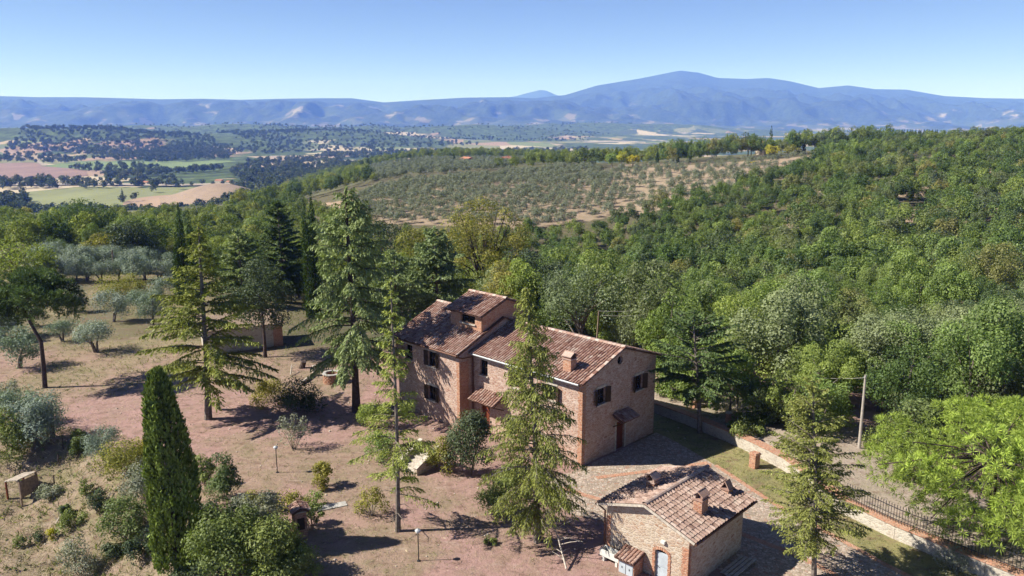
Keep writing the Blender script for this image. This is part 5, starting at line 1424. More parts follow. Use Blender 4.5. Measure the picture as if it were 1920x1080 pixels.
# ------------------------------------------------------------------ olive trees
OLN = [olive_mesh(300+i) for i in range(4)]
OLF = [olive_mesh(320+i, nb=14, per=60, leaf=.36) for i in range(4)]
def near_olive(label, px, py, sc, i=0, group=None, name='olive_tree'):
    p = G(px, py); cm, tb = OLN[i % 4]
    t = tree_from(name, cm, tb, M['olive_leaf'], M['bark'], p, i*1.3, sc); return tag(t, label, 'olive tree', group)
for i, (px, py, sc, lab) in enumerate(((180,660,1.1,'silvery olive tree nearest the dirt path on the lawn'),(212,604,1.15,'silvery olive tree behind the nearest one, left of the path'),(286,608,1.1,'silvery olive tree half hidden by the yellow green cedar'),(140,585,1.0,'olive tree just right of the dark pine crown'),(118,640,.8,'small olive tree behind the pine trunk'),
        (35,690,1.2,'grey olive tree left of the pine trunk'),(62,845,1.1,'silvery olive tree above the bank at the left'),(100,820,1.0,'thin olive tree on the right of the bank olives'),(30,800,1.0,'olive tree behind the bank olives at the left edge'),(195,862,.7,'low olive bush on the edge of the bank'),(10,640,1.1,'olive tree at the left edge behind the pine'),(100,566,1.1,'olive tree left of the vine covered shrub'),(262,588,1.0,'olive tree in front of the rusty shrub'),(312,566,1.1,'olive tree beside the low cypress'),(62,612,1.0,'olive tree behind the pine crown at the left'))):
    near_olive(lab, px, py, sc, i)
k = 0
for row, (py, x0, x1) in enumerate(((527,85,330),(512,70,330),(500,75,325),(490,90,320))):
    x = x0
    while x < x1:
        near_olive('silvery olive tree in the rows behind the lawn at the left', x + random.Random(k).uniform(-5,5), py + random.Random(k+50).uniform(-3,3), random.Random(k+9).uniform(1.0,1.35), k, 'olive rows behind the left lawn')
        x += 27; k += 1
# orchard on the opposite slope
rnd = random.Random(5)
orch = []
u_ = Vector((.86,.51)); v_ = Vector((-.51,.86))
ii, jj = np.meshgrid(np.arange(-90, 90), np.arange(-90, 90))
ro_ = np.random.default_rng(5)
X = u_.x*ii*4.6 + v_.x*jj*5.4 + ro_.uniform(-.22,.22,ii.shape); Yv = 300 + u_.y*ii*4.6 + v_.y*jj*5.4 + ro_.uniform(-.22,.22,ii.shape)
k_ = (Yv > 200) & (Yv < 470) & (ro_.random(ii.shape) > .06); X, Yv = X[k_], Yv[k_]
Zv = ground_z(X, Yv); a_, b_ = proj(X, Yv, Zv)
k_ = (in_poly(a_, b_, GROVE) & (ro_.random(len(X)) < np.interp(a_, [850,1000,1150], [.98,.9,.74]))) | ((in_poly(a_, b_, TERR) & (((Yv*.1 + X*.012) % 1.35) < .52)) & (ro_.random(len(X)) < .85))
orch = list(zip(X[k_].tolist(), Yv[k_].tolist(), Zv[k_].tolist()))
orch.sort(key=lambda p: p[1])
prot = []
for j, p_ in enumerate(orch[:300]):
    cm, tb = OLF[j % 4]
    if len(prot) < 4:
        if not cm.materials: cm.materials.append(M['grove_leaf'])
        t = link('orchard_olive', cm); prot.append(t)
    else:
        t = prot[j % 4].copy(); COL.objects.link(t)
    s_ = rnd.uniform(.8, 1.2); t.location = p_; t.scale = (s_, s_, s_*.95); t.rotation_euler = (0,0,rnd.random()*6.28)
    tag(t, 'small grey green olive tree in the grove on the far slope', 'olive tree', 'olive grove on the far slope')
tag(instance_stuff('far_olive_grove', far_olives, prot, (.9,1.4), 16), 'pale olive slope beyond the main grove', 'olive grove')
if len(orch) > 300: tag(instance_stuff('olive_grove', orch[300:], prot, (.85,1.2), 15), 'farthest rows of the olive grove', 'olive grove')

# ------------------------------------------------------------------ shrubs
def shrub(label, px, py, wpx, hpx, mat, seed, per=120, leaf=.13, nb=None, stems=True, low=-.3, group=None, name='shrub', rbk=.42):
    p = G(px, py); d = p.y*CC + (CAMH-p.z)*CS; m_ = d/FPX
    rx, h = wpx*m_/2, hpx*m_/math.cos(math.atan2(CAMH-p.z, p.y))*1.0
    rng = np.random.default_rng(seed); nb = nb or 12
    bl = crown_blobs(rng, rx, h*.72, h*.30, int(nb*1.4), min(rx, h)*rbk, low=-.25)
    V, F, T = leaf_blobs(rng, bl, per, leaf, shell=.5)
    t = empty(name, p); link('foliage', np_mesh('foliage', V, F, T), M[mat], t)
    s_ = MB()
    for b_ in bl[:6]: s_.tube([(0,0,-.2), (b_[0][0]*.5, b_[0][1]*.5, b_[0][2]*.5), b_[0]], [.03,.022,.008], 4)
    s_.build('stems', M['bark'], t)
    return tag(t, label, 'shrub', group)
SH = [
 ('round yellow green shrub on the lawn by the garden lamp', 605,912,46,46,'bush_yellow',140,.11,12),
 ('sparse yellow green shrub on the lawn left of the slim fir', 697,966,62,48,'bush_yellow',90,.11,12),
 ('dry grey half bare shrub in the middle of the lawn', 551,842,60,72,'bush_grey',60,.12,14),
 ('low yellow brown juniper sprawling in the cedar shade', 505,756,70,42,'bush_yellow',150,.14,14),
 ('low dark green juniper in the cedar shade', 560,770,90,50,'holm_leaf',170,.15,16),
 ('bright lime green shrub at the foot of the slim fir', 702,800,60,50,'robinia_leaf',150,.12,14),
 ('lime green shrub left of the steps', 712,862,62,58,'robinia_leaf',160,.12,14),
 ('dark green laurel against the farmhouse corner', 882,892,92,120,'holm_leaf',230,.15,24),
 ('reddish brown shrub between the steps and the laurel', 826,884,62,70,'autumn_leaf',150,.13,14),
 ('green shrub at the foot of the large fir', 925,965,80,62,'bush_green',160,.13,14),
 ('green shrub behind the large fir trunk', 965,925,60,60,'bush_green',150,.13,14),
 ('orange and yellow shrub on the edge of the bank', 238,892,92,66,'bush_yellow',190,.13,18),
 ('yellow leaved shrub left of the foreground cypress', 285,858,40,50,'yellow_leaf',110,.12,10),
 ('silver grey shrub on the bank left of the foreground cypress', 272,938,88,66,'bush_grey',180,.12,16),
 ('tall green shrub right of the foreground cypress', 418,940,66,92,'bush_green',170,.13,18),
 ('dark green shrub on the bank below the silver shrub', 238,1010,86,72,'bush_green',200,.13,18),
 ('bushy shrub at the left foot of the foreground cypress', 272,1045,60,50,'holm_leaf',150,.13,14),
 ('large leafy green thicket right of the foreground cypress', 440,1075,150,120,'bush_green',260,.15,30),
 ('yellow green thicket at the bottom beside the brick shrine', 515,1085,110,100,'bush_green',260,.14,26),
 ('blue green tall weed shrub left of the brick shrine', 505,1000,60,80,'bush_grey',110,.12,14),
 ('golden shrub behind the brick shrine', 545,955,60,30,'bush_yellow',120,.11,10),
 ('grey lavender like shrub at the bottom left corner', 150,1078,80,60,'bush_grey',160,.11,14),
 ('small dark shrub on the bank slope', 165,925,28,26,'bush_green',90,.1,8),
 ('small green bush on the lower terrace', 40,1025,26,18,'bush_green',70,.09,8),
 ('small dark bush on the lower terrace edge', 75,1012,30,20,'holm_leaf',70,.09,8),
 ('little yellow bush on the lower terrace', 98,1010,22,20,'yellow_leaf',60,.09,8),
 ('dense green shrub behind the wooden hut at the left edge', 20,858,80,90,'bush_green',200,.14,20),
 ('grey brown bramble at the left edge above the bank', 18,768,60,60,'bush_grey',120,.13,14),
 ('green and rust vine covered shrub behind the olives', 228,560,84,50,'bush_yellow',190,.17,18),
 ('rusty brown shrub right of the vine covered one', 262,562,46,44,'autumn_leaf',130,.16,12),
 ('low green hedge on the lane side of the wall', 1395,810,70,24,'bush_green',140,.14,14),
 ('leafy green shrub at the foot of the concrete pole', 1665,846,80,44,'bush_green',180,.15,18),
 ('bright shrub along the lane left of the pole', 1560,800,80,60,'robinia_leaf',180,.15,18),
 ('dark bush under the lane trees behind the wall', 1455,790,80,60,'holm_leaf',160,.16,16),
 ('green bush at the farmhouse right corner beyond the wall', 1262,742,60,44,'robinia_leaf',160,.15,14),
 ('green shrub along the lane under the light green trees', 1505,800,70,60,'bush_green',170,.15,16),
 ('dense green shrub on the lane beside the grey oak', 1730,835,90,70,'bush_green',190,.15,18),
 ('tangled brown thorn bush under the railing at the lower right', 1790,1070,70,40,'bush_grey',60,.1,12),
 ('dark shrub in the thicket between the foreground cypress and the tall green shrub', 392,1010,70,70,'holm_leaf',190,.13,16),
 ('grey shrub in the thicket right of the tall green shrub', 455,985,70,54,'bush_grey',170,.12,14),
 ('green shrub above the thicket beside the foreground cypress', 385,905,46,56,'bush_green',150,.12,12),
 ('olive brown shrub on the thicket edge below the lamp', 480,960,50,36,'bush_yellow',120,.12,10),
 ('leafy green bush directly behind the brick shrine', 585,985,44,40,'bush_green',120,.11,10),
 ('dense bush at the bottom edge between thicket and shrine', 560,1080,90,50,'bush_green',200,.13,16),
 ('small grass green shrub on the lawn near the shrine', 590,950,40,26,'robinia_leaf',80,.1,8),
 ('low shrub on the lawn edge right of the fir shadow', 920,1020,24,14,'bush_green',60,.09,6),
]
for i, (lab, px, py, w_, h_, mat, per, leaf, nb_) in enumerate(SH): shrub(lab, px, py, w_, h_, mat, 700+i, per, leaf, nb_)

rnd = random.Random(77)
for k in range(26):
    q_ = k/25.0; i_ = q_*(len(BANK)-4); a_ = int(i_) + 2; f_ = i_ - int(i_)
    if a_ + 1 >= len(BANK): break
    X = BANK[a_][0]*(1-f_) + BANK[a_+1][0]*f_ - rnd.uniform(-.5, 6.5)*.75; Yv = BANK[a_][1]*(1-f_) + BANK[a_+1][1]*f_ - rnd.uniform(-.5, 6.5)*.65
    qx, qy = proj(X, Yv, gz(X, Yv))
    if qx < -60 or qy > 1130 or (0 < qx < 90 and 860 < qy < 950): continue
    shrub('low bush among the scrub covering the bank at the left', qx, qy, rnd.uniform(28,64), rnd.uniform(18,40), rnd.choice(['bush_green','bush_grey','bush_yellow','holm_leaf','bush_green']), 900+k, 130, .11, 10, group='scrub on the bank', name='bank_shrub')
# young trees and bushes crowding the far side of the lane
rnd = random.Random(31)
for k in range(20):
    s0 = k/19.0; yy = 63.5 - 17*s0
    wx = np.interp(-yy, [-p_[1] for p_ in WALL], [p_[0] for p_ in WALL])
    X, Yv = wx + np.interp(s0, [0,.4,.65,1], [3.0,3.6,6.0,6.6]) + rnd.uniform(-.4,1.2), yy + rnd.uniform(-.5,.5)
    cm, tb = broadleaf(800+k, rx=1.4+rnd.random()*.7, rz=1.6+rnd.random(), h=3.0+rnd.random()*2.5, nb=18, per=130, leaf=.17, rb=.6, limbs=6, low=-.9)
    qx, qy = proj(X, Yv, 2.0)
    if 1560 < qx < 1665: continue
    t = tree_from('lane_sapling', cm, tb, M[rnd.choice(['robinia_leaf','bush_green','wood_leaf','robinia_leaf'])], M['bark'], (X, Yv, gz(X, Yv)))
    tag(t, 'leafy young tree crowding the far side of the lane behind the wall', 'tree', 'young trees along the lane')

# ------------------------------------------------------------------ valley trees and woods
FARV = []
for i in range(3):
    cm, tb = broadleaf(400+i, rx=4.2, rz=3.8, h=9, nb=12, per=22, leaf=1.5, rb=1.7, limbs=0, low=-.7)
    me = joined(cm, tb, 'valley_tree'); me.materials.append(M['far_leaf']); FARV.append(me)
rnd = random.Random(12)
def vpt(px, py):
    p = at(px, py, -77.2)
    z = float(valley_z(np.array([p.x/p.y]), np.array([p.y]))[0]); return (p.x, p.y, z)
lone = [(45,362),(12,366),(230,378),(255,376),(232,375),(290,358),(196,412),(380,345),(400,347),(418,346),(405,352),(435,345),(300,345),(320,343),(340,345),(60,345),(85,347),(120,344),(150,343),(98,350),(160,352),(30,372),(220,345),(250,343),(180,330),(195,326),(160,340),(205,345),(128,400),(360,348),(270,340),(445,352),(455,350),(330,352)]
vt = []
for j, (px, py) in enumerate(lone):
    t = link('valley_tree', FARV[j % 3]) if j < 3 else vt[j % 3].copy()
    if j >= 3: COL.objects.link(t)
    vt.append(t); t.location = vpt(px, py+4); s_ = rnd.uniform(.8, 1.5); t.scale = (s_, s_, s_*rnd.uniform(.9,1.1)); t.rotation_euler = (0,0,rnd.random()*6.28)
    tag(t, 'round tree standing between the fields on the valley floor at the left', 'tree', 'single trees on the valley floor')
p = vpt(231, 380); cm, tb = cypress_mesh(99, 17, 2.6, 400, 1.6); o = joined(cm, tb, 'poplar_tree'); o.materials.append(M['far_leaf'])
t = link('poplar_tree', o); t.location = p; tag(t, 'tall columnar poplar in the green meadow on the valley floor', 'tree')
woods = []
def wood_poly(poly, n, seed):
    r_ = random.Random(seed); xs = [p[0] for p in poly]; ys = [p[1] for p in poly]; k = 0
    while k < n:
        px, py = r_.uniform(min(xs), max(xs)), r_.uniform(min(ys), max(ys))
        if in_poly(px, py, poly): woods.append(vpt(px, py)); k += 1
wood_poly([(430,330),(470,305),(560,296),(620,300),(780,330),(700,345),(600,350),(520,350),(470,345)], 900, 1)
wood_poly([(-60,372),(60,378),(45,400),(0,420),(-60,425)], 160, 2)
wood_poly([(430,352),(560,330),(640,350),(620,385),(500,372)], 300, 3)
wood_poly([(0,352),(60,350),(230,352),(330,350),(330,352),(60,356),(0,358)], 60, 4)
wood_poly([(200,330),(420,318),(420,322),(200,337)], 130, 5)
wood_poly([(120,318),(240,312),(300,318),(180,325)], 60, 6)
wood_poly([(-60,345),(200,340),(330,338),(330,341),(200,343),(-60,349)], 70, 7)
wood_poly([(560,296),(700,285),(900,285),(1100,280),(1100,292),(900,300),(700,300)], 700, 8)
wood_poly([(10,290),(100,268),(240,268),(400,280),(430,292),(330,300),(100,292)], 1700, 9)
wood_poly([(400,268),(560,256),(700,256),(760,262),(640,268),(480,282)], 700, 10)
wood_poly([(60,404),(200,406),(330,408),(420,398),(520,385),(560,392),(400,415),(60,424)], 420, 11)
wood_poly([(-60,262),(200,250),(500,246),(700,250),(900,250),(1150,256),(1100,266),(700,270),(300,268)], 1500, 12)
wood_poly([(-60,252),(500,244),(1000,246),(1300,250),(1000,254),(400,252)], 1300, 13)
wood_poly([(170,300),(330,284),(470,284),(430,300),(300,306)], 350, 14)
wood_poly([(430,276),(600,268),(760,270),(900,276),(640,286),(480,292)], 500, 15)
wood_poly([(-60,296),(60,292),(170,302),(120,308),(-60,304)], 160, 16)
tag(instance_stuff('valley_wood', woods, vt[:3], (.8,1.6), 22), 'woods and hedgerows on the valley floor', 'wood')

# ------------------------------------------------------------------ small things on the lawn
def lamp(label, px, py, ptop):
    p, (dx, h) = span(px, py, px, ptop); t = empty('garden_lamp', p); tag(t, label, 'lamp')
    b_ = MB(); b_.tube([(0,0,-.2),(0,0,h-.16)], .028, 8); b_.lathe([(.1,-.05),(.1,.04),(.04,.06)], 10); b_.build('post', M['iron'], t)
    b_ = MB(); b_.lathe([(.05,h-.17),(.12,h-.12),(.11,h-.02)], 10); b_.build('lantern', M['white'], t)
    b_ = MB(); b_.lathe([(.17,h-.018),(.15,h+.02),(.03,h+.09)], 10); b_.build('lamp_cap', M['zinc'], t)
lamp('slim garden lamp post at the bottom of the lawn', 785, 1052, 994)
lamp('slim garden lamp post on the lawn beyond the round shrub', 520, 886, 838)

# brick shrine with a tiled top
p = G(563, 1002); t = empty('brick_shrine', p, R(28)); tag(t, 'small brick wayside shrine with a tiled top among the shrubs', 'shrine')
b_ = MB()
for k in range(13): b_.box(-.34+.006*(k%2),.34-.006*(k%2),-.42+.006*(k%2),.42,-.3+k*.14,-.3+k*.14+.132)
b_.build('body', M['brick'], t)
b_ = MB(); b_.box(-.39,.39,-.47,.47,1.53,1.6); b_.build('cornice', M['stone_trim'], t)
roof_slope(t, (-.48,-.52,1.6), (0,1,0), (.9,0,.42), 1.04, .54, M['tile'], 'roof', 51, tw=.2, tl=.3)
roof_slope(t, (.48,-.52,1.6), (0,1,0), (-.9,0,.42), 1.04, .54, M['tile'], 'roof', 52, tw=.2, tl=.3)
b_ = MB(); b_.box(-.2,.2,-.44,-.425,.5,1.2); b_.build('niche', M['wood_dark'], t)
p = G(622, 950); b_ = MB(); b_.box(-.9,.9,-.3,.3,-.15,.05); o = b_.build('stone_slab', M['concrete'], None, p, R(25)); tag(o, 'flat pinkish stone slab set in the lawn near the shrine', 'slab')

# well, stumps, log
p = G(623, 716); t = empty('stone_well', p); tag(t, 'round open brick well on the lawn beside the tall cedar', 'well')
b_ = MB(); k = 16
for ring in range(6):
    for j in range(k):
        a0 = 2*math.pi*(j + .5*(ring % 2))/k; c_ = Vector((math.cos(a0), math.sin(a0), 0)); s_ = Vector((-c_.y, c_.x, 0))
        b_.obox(c_*.68 + Vector((0,0,-.05+ring*.15)), c_*.12, s_*.125, (0,0,.068))
tag(b_.build('ring_bricks', M['brick'], t), kind='stuff')
b_ = MB(); n = 20; vs = []
for r_, z_ in ((.86,.80),(.86,.88),(.56,.88),(.56,.80)):
    for j in range(n): vs.append((r_*math.cos(2*math.pi*j/n), r_*math.sin(2*math.pi*j/n), z_))
b_.add(vs, [(q*n+j, q*n+(j+1)%n, ((q+1)%4)*n+(j+1)%n, ((q+1)%4)*n+j) for q in range(4) for j in range(n)]); b_.build('rim', M['concrete'], t)
b_ = MB(); b_.lathe([(.58,-.02),(.58,0.02)], 20); b_.build('well_bottom', M['wood_dark'], t)
def stump(label, px, py, r_, h_, tilt=0.0, mat='pale_wood'):
    p = G(px, py); b_ = MB(); b_.lathe([(r_*1.25,-.2),(r_*1.1,.05),(r_,h_*.5),(r_*.95,h_)], 10)
    o = b_.build('tree_stump', M[mat], None, p); o.rotation_euler = (0, tilt, 0); tag(o, label, 'stump')
stump('pale tree stump left of the well, the nearer of two', 590, 704, .24, .95)
stump('short pale stump behind the well', 604, 694, .22, .65)
stump('dark leaning stump left of the pale stumps', 566, 690, .26, .7, .35, 'bark_dark')
a_, c_ = G(563, 723), G(587, 706)
b_ = MB(); b_.tube([Vector((0,0,.12)), (c_-a_)*.5+Vector((0,0,.16)), c_-a_+Vector((0,0,.14))], [.13,.15,.12], 8); o = b_.build('fallen_log', M['pale_wood'], None, a_); tag(o, 'pale sawn log lying at the foot of the stump', 'log')
def dead_branches(label, px, py, n, L, seed):
    rnd = random.Random(seed); p = G(px, py); b_ = MB()
    base = Vector((0,0,.1))
    main = Vector((rnd.uniform(-.3,.3), 1, .45)).normalized()*L
    b_.tube([base, base+main*.5+Vector((0,0,.1)), base+main], [.06,.045,.015], 5)
    for k in range(n):
        s_ = rnd.uniform(.15,.9); st_ = base + main*s_; d_ = Vector((rnd.uniform(-1,1), rnd.uniform(-.2,1), rnd.uniform(-.1,.6))).normalized()*L*rnd.uniform(.2,.5)
        b_.tube([st_, st_+d_*.5+Vector((0,0,.05)), st_+d_], [.03,.02,.006], 4)
    o = b_.build('fallen_branch', M['pale_wood'], None, p); tag(o, label, 'branch'); return o
dead_branches('bare fallen branch lying under the large fir', 1062, 1070, 9, 3.2, 1)
dead_branches('thin fallen branch on the lawn by the pale stumps', 545, 705, 5, 1.6, 3)
dead_branches('bleached branch lying on the bank slope', 195, 960, 5, 1.6, 4)
dead_branches('dry branch on the lower terrace below the bank', 105, 985, 6, 1.8, 5)
dead_branches('heap of dry branches along the lane under the trees', 1395, 795, 12, 2.2, 6)

# wooden hut on the bank at the left edge
p = G(42, 925); t = empty('wooden_shelter', p, R(-20)); tag(t, 'tumbledown open wooden shelter with slatted roof at the left edge', 'shelter')
for k in range(5):
    b_ = MB(); b_.obox((-.5+k*.28,0,1.15+.07*k), (.1,0,.026), (0,.75,0), (0,0,.03)); b_.build('roof_slat', M['pale_wood'], t)
for x0, y0, h_ in ((-.6,-.65,1.08),(-.6,.65,1.08),(.7,-.65,1.42),(.7,.65,1.5)):
    b_ = MB(); b_.bar((x0,y0,-.6),(x0,y0,h_),.1); b_.build('post', M['door_red'] if x0 < 0 else M['wood'], t)
b_ = MB(); b_.box(.74,.8,-.7,.7,.1,1.3); b_.build('back_board', M['wood'], t)
# old fence stakes on the bank
for i, (px, py) in enumerate(((110,872),(102,912),(118,842))):
    p = G(px, py); b_ = MB(); b_.tube([(0,0,-.3),(.02,0,.4),(.03,.02,.85)], [.05,.05,.04], 6); o = b_.build('wooden_stake', M['bark_dark'], None, p)
    tag(o, ['dark wooden stake, middle of three on the bank','dark wooden stake, lowest of three on the bank','dark wooden stake, highest of three on the bank'][i], 'stake')

# concrete pole with cable, leaning pole behind the roof
p, (dx, h) = span(1611, 840, 1623, 703)
t = empty('concrete_pole', p); tag(t, 'leaning pale concrete pole beside the lane', 'pole')
b_ = MB(); b_.tube([(0,0,-.4),(dx*.5,0,h*.5),(dx,0,h)], [.12,.095,.07], 9); b_.build('shaft', M['conc_pole'], t)
b_ = MB(); b_.bar((dx-.06,-.1,h-.18),(dx-.06,.1,h-.18),.05); b_.build('insulator', M['zinc'], t)
tip = p + Vector((dx, 0, h-.2))
q_, hq = upto(1440, 690, 66)
t = empty('wooden_pole', q_); tag(t, 'thin wooden pole half hidden in the lane trees', 'pole')
b_ = MB(); b_.tube([(0,0,-.3),(0,0,hq)], [.11,.07], 8); b_.build('shaft', M['bark'], t)
q3, h3 = upto(1117, 583, 73)
t = empty('wooden_pole', q3); tag(t, 'wooden pole rising behind the main roof ridge', 'pole')
b_ = MB(); b_.tube([(0,0,-.3),(.3,0,h3)], [.11,.07], 8); b_.build('shaft', M['wood'], t)
def cable(label, a_, b_c, sag, n=1):
    a_, b_c = Vector(a_), Vector(b_c)
    m_ = MB(); P = [(b_c-a_)*(k/10) + Vector((0,0,-sag*4*(k/10)*(1-k/10))) for k in range(11)]
    m_.tube(P, .013, 4); o = m_.build('cable', M['concrete'], None, a_); tag(o, label, 'cable')
cable('cable from the concrete pole to the wooden pole in the trees', tip, q_ + Vector((0,0,hq-.1)), .35)
cable('upper cable dropping from the pole behind the roof', q3 + Vector((.3,0,h3)), (15.5, 72, 6.2), .3)
cable('lower cable dropping from the pole behind the roof', q3 + Vector((.3,0,h3-.4)), (15.5, 72, 5.6), .3)
p, h = upto(210, 468, 128); b_ = MB(); b_.tube([(0,0,-.3),(0,0,h)], [.12,.08], 8); o = b_.build('wooden_pole', M['wood'], None, p); tag(o, 'wooden utility pole standing in the olive rows at the left', 'pole')

# far houses
def far_house(name, label, pos, rz, w, l, h, wall, wins=3, sc=1.0):
    t = empty(name, pos, rz); tag(t, label, 'house')
    b_ = MB(); b_.box(-w/2,w/2,-l/2,l/2,-2,h); b_.build('wall', wall, t)
    b_ = MB(); r_ = w*.2
    b_.add([(-w/2-.4,-l/2-.4,h+.01),(w/2+.4,-l/2-.4,h+.01),(w/2+.4,l/2+.4,h+.01),(-w/2-.4,l/2+.4,h+.01),(0,-l/2-.4,h+r_),(0,l/2+.4,h+r_)], [(0,4,5,3),(1,2,5,4),(0,1,4),(2,3,5),(3,2,1,0)])
    ro = b_.build('roof', M['red_roof'], t)
    b_ = MB(); b_.box(w*.15,w*.15+.7,l*.1,l*.1+.7,h+.3,h+r_+.8); b_.build('chimney', M['red_roof'], ro)
    for k in range(wins):
        for side in (0, 1):
            b_ = MB()
            if side == 0: u = -w/2 + w*(k+.7)/(wins+.4); b_.box(u-.4,u+.4,-l/2-.05,-l/2+.01,h*.4,h*.4+1.3)
            else: u = -l/2 + l*(k+.7)/(wins+.4); b_.box(-w/2-.05,-w/2+.01,u-.4,u+.4,h*.4,h*.4+1.3)
            b_.build('window', M['wood_dark'], t)
def hpos(px, py, Y):
    p, h = upto(px, py, Y); a, b, c = ray(px, py); return Vector((p.x, Y, CAMH + c*Y/b))
far_house('far_house', 'red roofed cream house beyond the olive grove, left of two', hpos(877,310,640), R(30), 9, 13, 5, M['plaster'])
far_house('far_house', 'cream house with orange roof beyond the olive grove, right of two', hpos(948,309,640), R(-20), 9, 16, 5, M['plaster'])
far_house('far_house', 'pale house half hidden by the crest trees', hpos(1436,284,446), R(15), 8, 9, 4, M['plaster'])
far_house('far_house', 'small cream house at the left end of the crest', hpos(910,309,655), R(10), 6, 7, 3, M['plaster'])
for px, py, w, l, h, lab in ((272,346,8,16,4,'long low barn at the far edge of the green meadow'),(95,344,8,9,4,'tiny pale house on the track across the valley'),(412,344,9,12,5,'farmhouse among trees at the foot of the tan hill'),(336,293,12,40,6,'long white shed in the middle of the valley'),(298,303,9,11,6,'orange roofed house beyond the bright green field'),(430,345,7,8,4,'small house right of the tan hill farm')):
    far_house('valley_house', lab, vpt(px, py), R(70), w, l, h, M['plaster'])

# ------------------------------------------------------------------ ground cover
rng = np.random.default_rng(88)
def scatter_cards(name, label, cat, n, xr, yr_, mask, L, Wd, mat, upright, nper, seed):
    rng = np.random.default_rng(seed)
    X = rng.uniform(*xr, n); Yv = rng.uniform(*yr_, n)
    k = mask(X, Yv) & (np.abs(X) < .78*Yv); X, Yv = X[k], Yv[k]; Z = ground_z(X, Yv)
    X = np.repeat(X, nper); Yv = np.repeat(Yv, nper); Z = np.repeat(Z, nper); m_ = len(X)
    D = unit(np.stack([rng.normal(size=m_), rng.normal(size=m_), np.full(m_, upright)], 1))
    l_ = L*(.6 + .9*rng.random(m_)); jit = rng.normal(size=(m_, 3))*np.array([.06,.06,0])
    Cn = np.stack([X, Yv, Z + .01], 1) + jit + D*l_[:, None]*.45
    V, F = cards(Cn, D, rng.normal(size=(m_, 3)), l_, l_*Wd)
    o = link(name, np_mesh(name, V, F, np.repeat(rng.random(m_), 4)), mat); tag(o, label, cat, kind='stuff')
def inhouse(X, Y):
    return in_poly(X, Y, [(4.7,49.6),(11,56),(-2,69),(-10,61)]) | in_poly(X, Y, [(4.6,38.8),(9,34.8),(13,39),(9,43)]) | in_poly(X, Y, drive)
gm = lambda X, Y: (fbm(X*.12, Y*.12, 4, 31) + .35*fbm(X*.7, Y*.7, 3, 32) > .62) & (Y < 80) & ~inhouse(X, Y) & (sdist(X, Y, WALL) > -6)
scatter_cards('grass', 'thin grass tufts over the dry lawn', 'grass', 34000, (-55,24), (26,82), gm, .12, .16, M['grass_blade'], 1.0, 3, 1)
st = lambda X, Y: (fbm(X*.2, Y*.2, 3, 35) > .42) & ~inhouse(X, Y)
scatter_cards('straw', 'bits of straw and twig littering the lawn', 'straw', 9000, (-50,12), (26,75), st, .22, .12, M['straw'], .08, 1, 2)
bk = lambda X, Y: (sdist(X, Y, BANK) > -1) & (sdist(X, Y, BANK) < 10)
scatter_cards('dry_grass', 'long dry grass leaning on the bank at the left', 'grass', 16000, (-55,-8), (26,66), bk, .36, .06, M['straw'], .8, 4, 3)
scatter_cards('bank_grass', 'green weeds on the bank at the left', 'grass', 6000, (-55,-8), (26,66), bk, .34, .16, M['grass_blade'], .9, 4, 4)
lw = lambda X, Y: (sdist(X, Y, WALL) > .5) & (sdist(X, Y, WALL) < 6.2) & ~inhouse(X, Y) & (Y < 64)
scatter_cards('verge_grass', 'short grass strip between the driveway and the wall', 'grass', 9000, (8,30), (28,64), lw, .12, .2, M['grass_blade'], 1.0, 3, 5)
ol = lambda X, Y: (X < -22) & (fbm(X*.12, Y*.12, 4, 31) > .42)
scatter_cards('olive_lawn_grass', 'dry grass under the olive trees at the left', 'grass', 14000, (-85,-20), (64,140), ol, .26, .14, M['grass_blade'], .9, 3, 6)
ln = lambda X, Y: (-sdist(X, Y, WALL) > .6) & (-sdist(X, Y, WALL) < 10) & (Y < 66) & (fbm(X*.35, Y*.35, 3, 62) > .47)
scatter_cards('lane_grass', 'weeds and grass along the lane behind the wall', 'grass', 9000, (10,44), (28,66), ln, .2, .15, M['grass_blade'], .9, 3, 7)
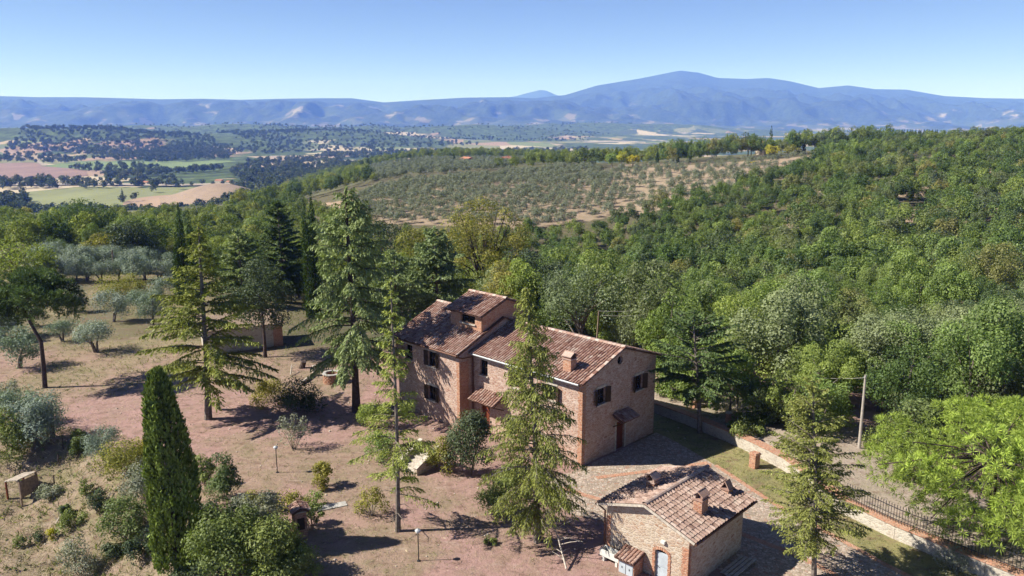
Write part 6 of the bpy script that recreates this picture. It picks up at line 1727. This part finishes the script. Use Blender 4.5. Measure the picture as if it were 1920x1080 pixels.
# loose stones
rnd = random.Random(4)
V, F, T = [], [], []
ico = [(0,0,1),(.9,0,.1),(0,.9,0),(-.9,.1,.1),(0,-.9,.1),(0,0,-1)]
fi = [(0,1,2),(0,2,3),(0,3,4),(0,4,1),(5,2,1),(5,3,2),(5,4,3),(5,1,4)]
for k in range(900):
    X, Yv = rnd.uniform(-45, 14), rnd.uniform(30, 72)
    if inhouse(np.array(X), np.array(Yv)): continue
    s_ = .03 + .09*rnd.random()**3; z_ = gz(X, Yv) + s_*.2; b0 = len(V)
    for p_ in ico: V.append((X + p_[0]*s_*rnd.uniform(.7,1.3), Yv + p_[1]*s_*rnd.uniform(.7,1.3), z_ + p_[2]*s_*.6))
    F += [tuple(i+b0 for i in f) for f in fi]
me = np_mesh('stones', np.array(V), np.array(F)); o = link('stones', me, M['stone_trim']); tag(o, 'loose pale stones scattered over the lawn', 'stones', kind='stuff')

# weeds and low scrub on the bank and under the trees
rng = np.random.default_rng(123)
bl = []
for k in range(2600):
    X, Yv = rng.uniform(-55, 0), rng.uniform(28, 70)
    sd_ = float(sdist(np.array([X]), np.array([Yv]), BANK)[0])
    if not (-1.5 < sd_ < 9.5) or rng.random() > .42 or abs(X) > .75*Yv: continue
    r_ = .08 + .28*rng.random()**2; bl.append(((X, Yv, gz(X, Yv) + r_*.4), r_))
V, F, T = leaf_blobs(rng, bl, 26, .12, up=.6, aspect=.5)
o = link('bank_weeds', np_mesh('bank_weeds', V, F, T), M['bush_green']); tag(o, 'low green weeds and scrub growing over the bank at the left', 'weeds', kind='stuff')

# ------------------------------------------------------------------ haze: the air between the camera and the mountains
mb = MB()
mb.box(-26000, 26000, -300, 27000, -95, 1300)
m = bpy.data.materials.new('haze_air'); m.use_nodes = True
nt = m.node_tree; nt.nodes.remove(nt.nodes['Principled BSDF'])
pv = nt.nodes.new('ShaderNodeVolumePrincipled')
pv.inputs['Color'].default_value = (0.15, 0.29, 1.0, 1)
pv.inputs['Density'].default_value = 1.0e-4
pv.inputs['Absorption Color'].default_value = (1, 1, 1, 1)
pv.inputs['Density Attribute'].default_value = ''
pv.inputs['Anisotropy'].default_value = 0.0
nt.links.new(pv.outputs[0], nt.nodes['Material Output'].inputs['Volume'])
hz = mb.build('haze', m)
tag(hz, kind='stuff')
